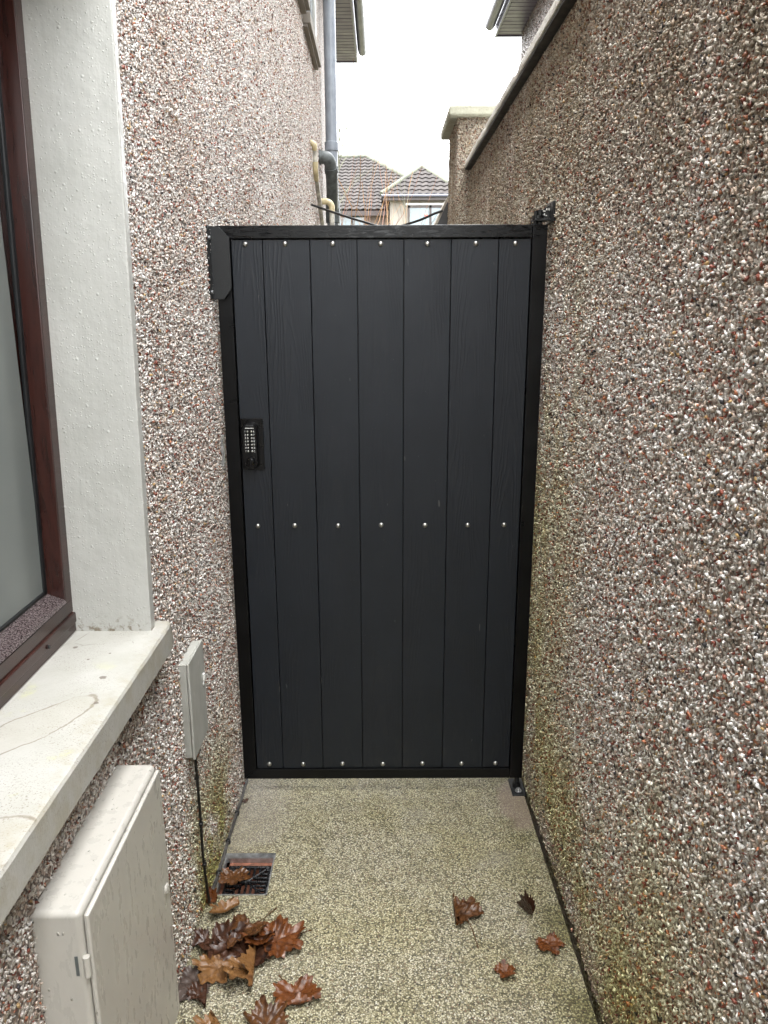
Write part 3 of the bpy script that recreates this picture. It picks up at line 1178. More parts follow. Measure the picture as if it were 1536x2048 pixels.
# ------------------------------------------------------------------ neighbour's house on the right
nb = thing('neighbour_house', "pinkish neighbouring house with grey eaves showing above the garden wall", 'house')
w2 = B()
w2.box(1.555, 9, 1.0, 9.46, -.4, 4.70)
nbw = w2.build('wall', 'dash_far', nb, smooth=False)
n = 26000
add_chippings(nbw, np.stack([np.full(n, 1.555), 4.5 + 4.95 * rng.random(n), 2.8 + 1.9 * rng.random(n)], 1), (-1, 0, 0), 'stone_far', .004, .0075, .40)
s2 = B()
y = 5.0
while y < 9.5:
    s2.box(1.30, 1.9, y, min(y + .094, 9.52), 4.702, 4.714, .004, 1)
    y += .1
s2.box(1.30, 1.9, 4.9, 9.52, 4.711, 4.72)
s2.build('soffit', 'soffit', nb)
f2 = B()
f2.box(1.272, 1.294, .8, 9.56, 4.69, 4.86, .003)
f2.box(1.272, 9, 9.522, 9.545, 4.69, 4.86, .003)
f2.build('fascia', 'fascia', nb)
g2 = gutter(B(), 1.27, .8, 9.50, 4.80, -1)
g2.build('gutter', 'gutter', nb)
r2 = B()
ea = [(1.272, .8, 4.862), (1.272, 9.56, 4.862), (9, 9.56, 4.862), (9, .8, 4.862)]
ax0, ax1 = (5.2, 4.6, 7.3), (5.2, 5.8, 7.3)
r2.quad(ea[0], ea[1], ax1, ax0)
r2.quad(ea[1], ea[2], ax1)
r2.quad(ea[2], ea[3], ax0, ax1)
r2.quad(ea[3], ea[0], ax0)
r2.quad(*ea)
r2.build('roof', 'tile', nb, smooth=False)


# ------------------------------------------------------------------ houses beyond
def tiled_slope(b, o, u, v, w, length, inside, gauge=.32, tw=.30):
    """rows of wavy tiles on a slope: o origin at the eave, u along, v up the slope, w outward normal"""
    o, u, v, w = Vector(o), Vector(u).normalized(), Vector(v).normalized(), Vector(w).normalized()
    rows = int(length / gauge) + 1
    step = tw / 6
    for r in range(rows):
        cols = int(w_len / step) + 1
        prev = None
        for c in range(cols + 1):
            s = c * step
            ph = .5 + .5 * math.sin(2 * math.pi * s / tw)
            hh = .045 * ph
            a = o + u * s + v * (r * gauge - .03) + w * (hh + .05)
            a2 = o + u * s + v * (r * gauge - .03) + w * (hh + .01)
            t = o + u * s + v * ((r + 1) * gauge) + w * hh
            if not inside(s, (r + .4) * gauge):
                prev = None
                continue
            cur = (b.bm.verts.new(a2), b.bm.verts.new(a), b.bm.verts.new(t))
            if prev:
                b.bm.faces.new((prev[0], cur[0], cur[1], prev[1]))
                b.bm.faces.new((prev[1], cur[1], cur[2], prev[2]))
            prev = cur


hA = thing('hipped_house', 'far house with a broad brown tiled hipped roof beside the soil pipe', 'house')
# eave at Y=36 z=6.14; ridge at Y=40.2 z=9.35
eY, eZ, rY, rZ = 36., 6.16, 40.3, 9.07
sl_len = math.hypot(rY - eY, rZ - eZ)
vdir = Vector((0, rY - eY, rZ - eZ)).normalized()
ndir = Vector((0, -(rZ - eZ), rY - eY)).normalized()
aw = B()
aw.box(-9, 3.0, 36.35, 44, 0, eZ)
aw.build('wall', 'dash_far', hA, smooth=False)
ar = B()
w_len = 13.0
hipx0 = 3.75 + 9.5       # eave corner measured along u from -9.5
tiled_slope(ar, (-9.5, eY, eZ), (1, 0, 0), vdir, ndir, sl_len, lambda s, t: s < hipx0 - (t / sl_len) * (3.75 + .62))
ar.quad((-9.5, eY + .05, eZ - .03), (3.7, eY + .05, eZ - .03), (-.66, rY, rZ - .03), (-9.5, rY, rZ - .03))
ar.quad((3.7, eY + .05, eZ - .03), (3.7, 44.6, eZ - .03), (-.66, rY, rZ - .03))
ar.quad((3.7, 44.6, eZ - .03), (-9.5, 44.6, eZ - .03), (-9.5, rY, rZ - .03), (-.66, rY, rZ - .03))
arf = ar.build('roof', 'tile', hA, smooth=False)
rg_ = B()
rg_.tube([(-9.5, rY, rZ), (-.62, rY, rZ)], .13, 10)
rg_.tube([(-.62, rY, rZ), (3.75, eY, eZ + .05)], .13, 10)
rg_.build('ridge_tile', 'slate', arf)
af = B()
af.box(-9.5, 3.4, eY - .04, eY, eZ - .24, eZ - .04)
af.box(-9.5, 3.4, eY, eY + .4, eZ - .20, eZ - .17)
af.build('fascia', 'brown_frame', hA)
w_ = B()
for (x0, x1, z0, z1) in ((-2.4, -2.33, 4.7, 6.02), (-1.3, -1.2, 4.7, 6.02), (-.72, -.62, 4.7, 6.02), (-2.4, -.62, 5.94, 6.02), (-2.4, -.62, 4.7, 4.78)):
    w_.box(x0, x1, 36.27, 36.36, z0, z1)
hwn = w_.build('window', 'brown_frame', hA)
w_ = B()
w_.box(-2.35, -.68, 36.30, 36.335, 4.75, 5.97)
w_.build('pane', 'skyglass', hwn, smooth=False)

hB = thing('bay_house', 'far cream rendered house with a small pyramid tiled roof and bay window', 'house')
bY, bZ = 34., 6.50
apx, apY, apZ = 1.80, 35.8, 7.86
x0, x1 = .05, 3.55
bl = math.hypot(apY - bY, apZ - bZ)
vdir = Vector((0, apY - bY, apZ - bZ)).normalized()
ndir = Vector((0, -(apZ - bZ), apY - bY)).normalized()
bw = B()
bw.box(.42, 3.2, bY + .3, 38, 0, bZ - .05)
bw.build('wall', 'cream_render', hB, smooth=False)
brf = B()
w_len = x1 - x0
tiled_slope(brf, (x0, bY, bZ), (1, 0, 0), vdir, ndir, bl, lambda s, t: (s > (t / bl) * (apx - x0)) and (s < (x1 - x0) - (t / bl) * (x1 - apx)))
brf.quad((x0, bY + .05, bZ - .03), (x1, bY + .05, bZ - .03), (apx, apY, apZ - .03))
brf.quad((x0, bY + .05, bZ - .03), (apx, apY, apZ - .03), (apx, 40, apZ - .03), (x0, 38, bZ - .03))
brf.quad((x1, bY + .05, bZ - .03), (apx, apY, apZ - .03), (apx, 40, apZ - .03), (x1, 38, bZ - .03))
brr = brf.build('roof', 'tile', hB, smooth=False)
rg_ = B()
rg_.tube([(x0, bY, bZ + .03), (apx, apY, apZ)], .10, 10)
rg_.tube([(apx, apY, apZ), (x1, bY, bZ + .03)], .10, 10)
rg_.tube([(apx, apY, apZ), (apx, 40, apZ)], .10, 10)
rg_.build('ridge_tile', 'slate', brr)
bf = B()
bf.box(x0 + .05, x1 - .05, bY - .03, bY + .02, bZ - .22, bZ - .02)
bf.box(x0 + .05, x1 - .05, bY + .02, bY + .4, bZ - .19, bZ - .16)
bf.build('fascia', 'brown_frame', hB)
gx = gutter(B(), 0, 0, 1, 0)
gx.bm.free()
bg_ = B()
bg_.tube([(x0, bY - .09, bZ - .05), (x1, bY - .09, bZ - .05)], .06, 10)
bg_.build('gutter', 'gutter', hB)
w_ = B()
WL, WR, WB, WTP = 1.16, 2.95, 4.9, 6.12
for (a, b, c0, d) in ((WL, WL + .07, WB, WTP), (2.05, 2.14, WB, WTP), (WR - .07, WR, WB, WTP), (WL, WR, WTP - .10, WTP), (WL, WR, WB, WB + .07)):
    w_.box(a, b, bY + .22, bY + .31, c0, d)
bwn = w_.build('window', 'brown_frame', hB)
w_ = B()
w_.box(WL + .04, WR - .04, bY + .26, bY + .29, WB + .03, WTP - .05)
w_.build('pane', 'skyglass', bwn, smooth=False)
w_ = B()
w_.box(WL - .1, WR + .1, bY + .2, bY + .31, WTP + .003, WTP + .075)
w_.build('lintel', 'leader_white', bwn)


# ------------------------------------------------------------------ bare shrubs and a tree behind the gate
def grow(b, p, d, length, r, depth, spread=.5, up=.12, fork=(2, 3)):
    p, d = Vector(p), Vector(d).normalized()
    path, rads = [p], [r]
    n = 5
    for i in range(n):
        d = (d + Vector((random.gauss(0, .09), random.gauss(0, .09), random.gauss(0, .05) + up * .3))).normalized()
        p = p + d * (length / n)
        path.append(p)
        rads.append(r * (1 - .55 * (i + 1) / n))
    b.tube(path, [q * 1.5 for q in rads], 5, False)
    if depth > 0:
        for k in range(random.randint(*fork)):
            j = random.randint(2, n)
            dd = (d + Vector((random.gauss(0, spread), random.gauss(0, spread), random.gauss(.05, spread * .6)))).normalized()
            grow(b, path[j], dd, length * random.uniform(.5, .75), rads[j] * .7, depth - 1, spread, up, fork)
    return path


def shrub(name, label, base, stems, mat, h, spread, lean, r=.012, depth=2, group=None):
    t = thing(name, label, 'shrub', group)
    b = B()
    for k in range(stems):
        a = random.uniform(-1, 1)
        grow(b, Vector(base) + Vector((random.uniform(-.12, .12), random.uniform(-.1, .1), 0)),
             (lean + a * spread, random.gauss(0, .1), 1), h * random.uniform(.7, 1.1), r * random.uniform(.7, 1.2), depth, .28)
    b.build('branches', mat, t)
    return t


shrub('bare_shrub', 'bare shrub of straight orange stems just right of the soil pipe', (-.72, 11.5, .0), 9, 'twig_orange', 3.0, .24, .12, .011, 1)
shrub('bare_shrub', 'sparse reddish bare shrub in front of the broad tiled roof', (-.55, 13.5, .1), 5, 'twig_red', 3.4, .2, .06, .012, 2)
t2 = shrub('bare_shrub', 'sparse grey green shrub in front of the bay window house wall', (.35, 12.0, .0), 4, 'twig_grey', 2.5, .22, .05, .013, 2)
t3 = shrub('bare_shrub', 'sparse shrub with two red leaves in front of the bay window', (.78, 12.4, .0), 6, 'twig_orange', 2.4, .22, .0, .011, 2)
for (lx, lz) in ((.66, 3.17), (.70, 2.80)):
    lf = B()
    for k in range(3):
        a = k * 1.1 - 1.1
        lf.quad((lx, 12.2, lz), (lx + .02 * math.cos(a) - .01, 12.19, lz - .02), (lx + .05 * math.cos(a), 12.2, lz - .03 + .03 * math.sin(a)), (lx + .03, 12.21, lz + .012))
    lf.build('leaf', 'red_leaf', t3, smooth=False)
tr = thing('bare_tree', 'thin bare tree with wispy twigs rising above the broad tiled roof', 'tree')
tb = B()
pth = [(-.95, 16, -.1), (-.93, 16, 1.5), (-.86, 16, 3.0), (-.82, 16, 4.4), (-.74, 16, 5.4)]
tb.tube(smooth_path(pth, 4), [.035 - .0016 * i for i in range(17)], 6)
tb.build('trunk', 'twig_grey', tr)
tb = B()
for k in range(16):
    z = 2.8 + 2.4 * random.random()
    x = -.92 + (z - 1.5) * .045
    grow(tb, (x, 16, z), (random.uniform(-.5, .75), random.gauss(0, .3), 1.0), random.uniform(.5, 1.0), .006, 2, .4, .1, (1, 3))
tb.build('crown', 'twig_grey', tr)

# slanting dark board behind the pier, and the sagging line
bd = thing('leaning_board', 'dark slanting board with a pale edge leaning against the back of the pier', 'board')
b_ = B()
d = Vector((.46 - .33, 0, 2.515 - 2.235)).normalized()
nn_ = Vector((d.z, 0, -d.x))
p0, p1 = Vector((.0, 5.62, 1.52)), Vector((.462, 5.62, 2.505))
d = (p1 - p0).normalized()
nn_ = Vector((d.z, 0, -d.x))
b_.poly([p0 + nn_ * .012, p1 + nn_ * .012, p1 + nn_ * .10, p0 + nn_ * .10], .5, (0, 1, 0))
b_.build('panel', 'dark_board', bd, smooth=False)
b_ = B()
b_.poly([p0 - nn_ * .004, p1 - nn_ * .004, p1 + nn_ * .0115, p0 + nn_ * .0115], .52, (0, 1, 0))
b_.build('edge_strip', 'pale_edge', bd, smooth=False)
ln = B()
ln.tube(smooth_path([(-.535, 6.27, 2.545), (-.33, 6.1, 2.46), (-.125, 5.95, 2.383), (.06, 5.8, 2.325), (.247, 5.66, 2.352), (.37, 5.60, 2.395), (.425, 5.585, 2.412)], 6), .0085, 8)
tag(ln.build('hanging_line', 'cable'), 'black line sagging across the gap just above the gate top', 'cable')

# ================================================================== THE GATE
GX0, GX1, GZ0, GZ1 = -.517, .521, .050, 2.000
FY = GATE_Y
gate = thing('side_gate', 'tall black steel framed gate of grey boards closing the alley', 'gate')
gate.location = (0, FY, GZ0)
bpy.context.view_layer.update()
DEP = .042
fr = B()
TS, TT, TB = .046, .0385, .040
fr.poly([(GX0, FY, GZ0), (GX0 + TS, FY, GZ0 + TB), (GX0 + TS, FY, GZ1 - TT), (GX0, FY, GZ1)], DEP, (0, 1, 0))
fr.poly([(GX1 - TS, FY, GZ0), (GX1, FY, GZ0), (GX1, FY, GZ1), (GX1 - TS, FY, GZ1)], DEP, (0, 1, 0))
fr.poly([(GX0 + .0009, FY, GZ1), (GX0 + TS + .0009, FY, GZ1 - TT), (GX1 - TS - .0015, FY, GZ1 - TT), (GX1 - TS - .0015, FY, GZ1)], DEP, (0, 1, 0))
fr.poly([(GX0 + .0009, FY, GZ0), (GX1 - TS - .0012, FY, GZ0), (GX1 - TS - .0012, FY, GZ0 + TB), (GX0 + TS + .0009, FY, GZ0 + TB)], DEP, (0, 1, 0))
bmesh.ops.recalc_face_normals(fr.bm, faces=fr.bm.faces)
bmesh.ops.bevel(fr.bm, geom=list(fr.bm.edges), offset=.0022, segments=2, profile=.5, affect='EDGES', clamp_overlap=True)
fr.bevelled = True
fr.build('frame', 'black_steel', gate)
# retaining angle that closes the boards off at the back
fr = B()
fr.box(GX0 + TS - .002, GX1 - TS + .002, FY + .030, FY + .036, GZ0 + TB, GZ1 - TT)
fr.build('back_sheet', 'black_steel', gate)
bx = [GX0 + TS + .0035, -.370, -.2215, -.0735, .0735, .2225, .3715, GX1 - TS - .003]
ZB0, ZB1 = GZ0 + TB + .0015, GZ1 - TT - .004
BY = FY + .007
for i in range(7):
    b_ = B()
    a, c_ = bx[i] + (.0011 if i else 0), bx[i + 1] - (.0011 if i < 6 else 0)
    dy = random.uniform(-.0006, .0006)
    b_.box(a, c_, BY + dy, BY + .022, ZB0, ZB1, .0016, 2)
    b_.build('board', 'board', gate, loc=((a + c_) / 2, BY, 1.0))
bolt_me = None
prof = [(.0001, .0068), (.003, .0065), (.0056, .0052), (.0076, .003), (.0086, .0008), (.0086, -.002)]
for bz in (1.945, 1.030, .108):
    for xb in (-.423, -.297, -.148, 0., .148, .297, .422):
        xo, zo = xb + random.uniform(-.002, .002), bz + random.uniform(-.001, .001)
        if bolt_me is None:
            b_ = B()
            b_.lathe(prof, (xo, BY, zo), 'Y', 20, -1)
            o = b_.build('bolt', 'bolt', gate, loc=(xo, BY, zo))
            bolt_me = o
        else:
            o = bolt_me.copy()
            COL.objects.link(o)
            o.parent = gate
            o.location = Vector((xo, BY, zo)) - gate.location
            o.rotation_euler = (random.uniform(-.05, .05), random.uniform(0, 6), random.uniform(-.05, .05))

# keypad lock
lk = B()
lk.box(-.4655, -.391, BY - .0058, BY + .002, 1.226, 1.3995, .002, 2)
lock = lk.build('lock', 'black_plastic', gate)
lock['label'] = 'black mechanical keypad lock'


def rrect(cx, cz, w, h, r, n=6):
    o = []
    for (sx, sz, a0) in ((1, 1, 0), (-1, 1, 90), (-1, -1, 180), (1, -1, 270)):
        for k in range(n + 1):
            a = R(a0 + 90 * k / n)
            o.append((cx + sx * (w / 2 - r) + r * math.cos(a), cz + sz * (h / 2 - r) + r * math.sin(a)))
    return o


def padded(b, cx, cz, levels):
    """stack of rounded-rectangle rings: (w, h, r, y)"""
    rings = [[b.bm.verts.new((x, y, z)) for x, z in rrect(cx, cz, w, h, r)] for w, h, r, y in levels]
    for p, q in zip(rings, rings[1:]):
        n = len(p)
        for k in range(n):
            b.bm.faces.new((p[k], p[(k + 1) % n], q[(k + 1) % n], q[k]))
    b.bm.faces.new(rings[-1])
    b.bm.faces.new(rings[0][::-1])


LCX, LCZ = -.4335, 1.3085
lb = B()
padded(lb, LCX, LCZ, [(.054, .160, .022, BY - .004), (.054, .160, .022, BY - .010), (.051, .157, .021, BY - .012), (.049, .154, .020, BY - .012),
                      (.048, .153, .020, BY - .024), (.045, .150, .019, BY - .027)])
lb.build('lock_body', 'black_plastic', lock)
KY = BY - .027
lb = B()
lb.box(-.4475, -.4190, KY - .0008, KY + .001, 1.3690, 1.3712)
lb.build('white_line', 'leader_white', lock)
lb = B()
padded(lb, LCX, 1.3775, [(.027, .006, .0025, KY + .0005), (.027, .006, .0025, KY - .001), (.025, .0045, .002, KY - .0016)])
lb.build('top_slot', 'rubber', lock)
btn = None
rows = [1.3590 - .01095 * i for i in range(7)]
for zr in rows:
    for xb in (-.4400, -.4272):
        if btn is None:
            b_ = B()
            b_.lathe([(.0001, .0026), (.0020, .0024), (.0031, .0014), (.0031, -.001)], (xb, KY, zr), 'Y', 14, -1)
            btn = b_.build('button', 'bolt', lock, loc=(xb, KY, zr))
            btn.location = Vector((xb, KY, zr)) - gate.location - lock.location
        else:
            o = btn.copy()
            COL.objects.link(o)
            o.parent = lock
            o.location = Vector((xb, KY, zr)) - gate.location - lock.location
kn = B()
kn.lathe([(.0001, .017), (.008, .0168), (.0128, .0145), (.0148, .010), (.0150, -.001)], (LCX + .0005, KY, 1.2600), 'Y', 24, -1)
kn.box(LCX - .004, LCX + .005, KY - .020, KY - .012, 1.247, 1.273, .0025, 2)
kn.build('knob', 'black_plastic', lock)


def text_mesh(items, name, mat, parent):
    """flat raised characters: (string, x, y, z, size)"""
    vs, fs = [], []
    for s, x, y, z, size in items:
        cu = bpy.data.curves.new('t', 'FONT')
        cu.body = s
        cu.size = size
        cu.align_x = 'CENTER'
        cu.align_y = 'CENTER'
        cu.extrude = .0002
        cu.resolution_u = 2
        to = bpy.data.objects.new('t', cu)
        COL.objects.link(to)
        dg = bpy.context.evaluated_depsgraph_get()
        me = bpy.data.meshes.new_from_object(to.evaluated_get(dg))
        k = len(vs)
        for v in me.vertices:
            vs.append((x + v.co.x, y - v.co.z, z + v.co.y))
        for p in me.polygons:
            fs.append([k + i for i in p.vertices])
        bpy.data.objects.remove(to)
        bpy.data.curves.remove(cu)
        bpy.data.meshes.remove(me)
    me = bpy.data.meshes.new(name)
    me.from_pydata(vs, [], fs)
    me.materials.append(MAT[mat])
    o = bpy.data.objects.new(name, me)
    COL.objects.link(o)
    o.parent = parent
    o.location = -wpos(parent)
    return o


items = []
for i, (a, c_) in enumerate(zip("12345XY", "67890ZC")):
    items.append((a, -.4478, KY - .0006, rows[i], .0088))
    items.append((c_, -.4195, KY - .0006, rows[i], .0088))
text_mesh(items, 'lettering', 'leader_white', lock)

def part_group(name, parent, label):
    o = bpy.data.objects.new(name, None)
    o.empty_display_size = .05
    COL.objects.link(o)
    o.parent = parent
    o['label'] = label
    return o


# top hinge on the wall and its eye bolt
hg = part_group('hinge', gate, 'black bracket hinge on the right wall holding the top of the gate')
h_ = B()
h_.box(.528, .541, 2.516, 2.60, 2.006, 2.066, .0015, 1)
hp = h_.build('wall_plate', 'old_black', hg)
h_ = B()
h_.box(.478, .529, 2.530, 2.575, 2.0095, 2.0165, .001, 1)
h_.build('hinge_arm', 'old_black', hg)
h_ = B()
h_.poly([(.529, 2.556, 2.017), (.500, 2.556, 2.017), (.500, 2.556, 2.036), (.514, 2.556, 2.051), (.529, 2.556, 2.058)], .006, (0, 1, 0))
h_.build('gusset', 'old_black', hg)
h_ = B()
for k, (xx, zz, ww, hh) in enumerate(((.503, 2.039, .012, .0035), (.517, 2.043, .0035, .0065), (.5225, 2.043, .003, .0065), (.5265, 2.042, .0016, .007), (.501, 2.0275, .003, .006), (.5065, 2.0265, .003, .004), (.5115, 2.0275, .0025, .006), (.516, 2.0262, .004, .003))):
    h_.box(xx, xx + ww, 2.5545, 2.5558, zz, zz + hh)
h_.build('worn_sticker', 'leader_white', hg)
h_ = B()
h_.tube([(.497, 2.548, 2.000), (.497, 2.548, 2.043)], .0085, 16)
h_.tube([(.4835, 2.548, 1.999), (.4835, 2.548, 2.0405)], .0062, 14)
h_.tube([(.4905, 2.546, 2.0165), (.4905, 2.546, 2.026)], .018, 16)
h_.build('pin', 'old_black', hg)
h_ = B()
h_.tube(arc((.477, 2.545, 2.0075), .0065, 0, math.pi * 2, (1, 0, 0), (0, 0, 1), 18), .0022, 8, False)
h_.build('eye', 'old_black', hg)

# foot pivot
ft = part_group('pivot', gate, 'black floor plate with a pin and bolt under the right end of the gate')
h_ = B()
for (xx0, xx1, yy0, yy1) in ((.481, .532, 2.494, 2.602),):
    zz = gz((yy0 + yy1) / 2)
    h_.box(xx0, xx1, yy0, yy1, zz - .004, zz + .0065, .0015, 1)
h_.build('floor_plate', 'old_black', ft)
h_ = B()
h_.tube([(.505, 2.552, .004), (.505, 2.552, .055)], .0095, 14)
h_.tube([(.505, 2.552, .004), (.505, 2.552, .022)], .015, 14)
h_.build('pin', 'old_black', ft)
h_ = B()
h_.lathe([(.0125, .006), (.0125, .009), (.0075, .0095), (.0075, .017), (.006, .019)], (.506, 2.518, .001), 'Z', 6 * 3, 1)
h_.build('bolt', 'steel', ft)

# stop angle on the left wall, in front of the gate
gs_ = thing('gate_stop', 'black steel angle stop on the left wall over the top corner of the gate', 'gate stop')
h_ = B()
h_.poly([(-.530, 2.508, 1.996), (-.4985, 2.508, 1.994), (-.467, 2.508, 1.962), (-.467, 2.508, 1.812), (-.4905, 2.508, 1.779), (-.530, 2.508, 1.779)], .005, (0, 1, 0))
h_.build('flange', 'old_black', gs_)
h_ = B()
h_.box(-.531, -.5245, 2.470, 2.5075, 1.779, 1.996, .0012, 1)
ws_ = h_.build('wall_flange', 'old_black', gs_)
for zz in (1.96, 1.80):
    h_ = B()
    h_.lathe([(.006, 0), (.006, .003), (.004, .0045)], (-.5245, 2.488, zz), 'X', 12, 1)
    h_.build('screw', 'steel', ws_)
# strike plate
kp = B()
kp.box(-.531, -.5265, 2.505, 2.560, 1.288, 1.345, .001, 1)
kp.box(-.531, -.5265, 2.505, 2.560, 1.245, 1.275, .001, 1)
kp.box(-.531, -.5265, 2.546, 2.560, 1.275, 1.288)
kp.box(-.5265, -.5205, 2.505, 2.509, 1.245, 1.345)
tag(kp.build('strike_plate', 'steel'), 'small bare metal strike plate on the wall level with the lock', 'strike plate')

# ================================================================== SMALL THINGS ON THE WALLS
mb = thing('meter_box', 'cream plastic meter box with hinged door under the window sill', 'meter box')
mx = -.448
b_ = B()
b_.box(LX - .03, mx - .007, .968, 1.368, .255, .862, .010, 3)
mbody = b_.build('body', 'meter', mb)
b_ = B()
b_.box(mx - .0065, mx + .003, .974, 1.362, .261, .853, .0045, 2)
mdoor = b_.build('door', 'meter', mb)
b_ = B()
b_.lathe([(.011, 0), (.011, .002), (.009, .0035)], (mx + .003, 1.338, .590), 'X', 18, 1)
b_.box(mx + .0062, mx + .0075, 1.3365, 1.3395, .582, .598)
b_.build('lock', 'meter', mdoor)
for zz in (.765, .36):
    b_ = B()
    b_.tube([(mx - .006, .969, zz - .018), (mx - .006, .969, zz + .018)], .0055, 12)
    b_.build('hinge', 'meter', mb)
    b_ = B()
    b_.box(mx - .0235, mx - .0185, .9672, .9688, zz - .017, zz + .019)  # dark strip on the face, painting the shade inside the hinge cavity
    b_.build('hinge_slot_shade', 'pipe_dark', mb)

jb = thing('junction_cover', 'grubby grey rectangular cover on the wall between the sill and the gate', 'cover')
b_ = B()
b_.box(LX - .01, -.509, 1.834, 1.990, .578, .852, .004, 2)
b_.build('base', 'plate', jb)
b_ = B()
b_.box(-.5085, -.501, 1.830, 1.993, .575, .856, .0045, 3)
jl = b_.build('lid', 'plate', jb)
b_ = B()
b_.box(-.501, -.494, 1.960, 1.972, .742, .764, .003, 2)
b_.lathe([(.006, 0), (.006, .003)], (-.501, 1.966, .733), 'X', 12, 1)
b_.build('clip', 'leader_white', jl)

# black cable from the cover to the floor, with clips
cbo = thing('wall_cable', 'thin black cable dropping from the grey cover to the drain', 'cable')
b_ = B()
b_.tube(smooth_path([(-.517, 1.885, .60), (-.515, 1.884, .50), (-.518, 1.900, .36), (-.518, 1.899, .22), (-.517, 1.914, .10), (-.516, 1.925, .036)], 6), .0040, 10)
b_.build('cable', 'cable', cbo)
for (yy_, zz_) in ((1.888, .485), (1.897, .33), (1.903, .19)):
    b_ = B()
    b_.box(-.523, -.511, yy_ - .007, yy_ + .007, zz_ - .005, zz_ + .005, .002, 1)
    b_.build('clip', 'cable', cbo)
cb2 = thing('skirting_cable', 'weathered grey cable clipped along the foot of the left wall to the gate', 'cable')
b_ = B()
pp = []
for i in range(15):
    y = 1.93 + (2.60 - 1.93) * i / 14
    pp.append((-.5185 + random.uniform(-.0015, .0015), y, gz(y) + .0075 + random.uniform(-.001, .0015)))
b_.tube(smooth_path(pp, 3), .0055, 8)
b_.build('cable', 'grey_cable', cb2)
for yy_ in (2.06, 2.22, 2.38):
    b_ = B()
    b_.box(-.525, -.510, yy_ - .006, yy_ + .006, gz(yy_) + .001, gz(yy_) + .016, .002, 1)
    b_.build('clip', 'cable', cb2)

# ------------------------------------------------------------------ gully
dg_ = thing('drain_gully', 'square black grated drain with a metal edge against the left wall', 'drain')


def gpt(x, y, dz):
    return (x, y, gz(y) + dz)


b_ = B()
for (a0, a1, c0, c1) in ((DX0, DX0 + .006, DY0, DY1), (DX1 - .004, DX1, DY0, DY1), (DX0, DX1, DY0, DY0 + .004)):
    b_.poly([gpt(a0, c0, -.06), gpt(a1, c0, -.06), gpt(a1, c0, .0025), gpt(a0, c0, .0025)], c1 - c0, (0, 1, -SLOPE))
b_.poly([gpt(DX0 - .004, DY1 - .012, -.05), gpt(DX0 - .004, DY1 + .014, -.05), gpt(DX0 - .004, DY1 + .014, .004), gpt(DX0 - .004, DY1 - .012, .004)], DX1 - DX0 + .006, (1, 0, 0))
b_.build('edge_trim', 'steel', dg_, smooth=False)
b_ = B()
b_.box(DX0 + .006, DX1 - .004, DY0 + .004, DY1 - .012, -.12, -.065)
for (a0, a1, c0, c1) in ((DX0 + .0065, DX0 + .016, DY0 + .005, DY1 - .013), (DX0 + .0065, DX1 - .005, DY1 - .034, DY1 - .013)):
    b_.box(a0, a1, c0, c1, -.16, .006)
b_.build('clay_hopper', 'terracotta', dg_)
b_ = B()
gx0, gx1, gy0, gy1, gzz = DX0 + .018, DX1 - .006, DY0 + .007, DY1 - .036, .0035
for (a0, a1, c0, c1) in ((gx0, gx0 + .008, gy0, gy1), (gx1 - .008, gx1, gy0, gy1), (gx0, gx1, gy0, gy0 + .008), (gx0, gx1, gy1 - .008, gy1)):
    b_.box(a0, a1, c0, c1, gzz, gzz + .011, .002, 1)
cx, cy = (gx0 + gx1) / 2, (gy0 + gy1) / 2
for s_ in (-1, 1):
    b_.tube([(gx0 + .003, cy - s_ * (gy1 - gy0) / 2 * .96, gzz + .007), (gx1 - .003, cy + s_ * (gy1 - gy0) / 2 * .96, gzz + .007)], .0035, 6)
for k in range(-3, 4):
    t_ = k / 4.
    # bars upright in the far and near quarters, level in the left and right quarters
    xx = cx + t_ * (gx1 - gx0) / 2
    yy_ = cy + t_ * (gy1 - gy0) / 2
    hx, hy = (gx1 - gx0) / 2, (gy1 - gy0) / 2
    b_.box(xx - .0034, xx + .0034, cy + abs(t_) * hy, gy1 - .006, gzz + .001, gzz + .010, .001, 1)
    b_.box(xx - .0034, xx + .0034, gy0 + .006, cy - abs(t_) * hy, gzz + .001, gzz + .010, .001, 1)
    b_.box(cx + abs(t_) * hx, gx1 - .006, yy_ - .0034, yy_ + .0034, gzz + .001, gzz + .010, .001, 1)
    b_.box(gx0 + .006, cx - abs(t_) * hx, yy_ - .0034, yy_ + .0034, gzz + .001, gzz + .010, .001, 1)
b_.build('grate', 'grate', dg_)


# ================================================================== LEAVES
LOBES = [(90, 1.0, 30), (36, .93, 29), (144, .93, 29), (-20, .66, 26), (200, .66, 26)]


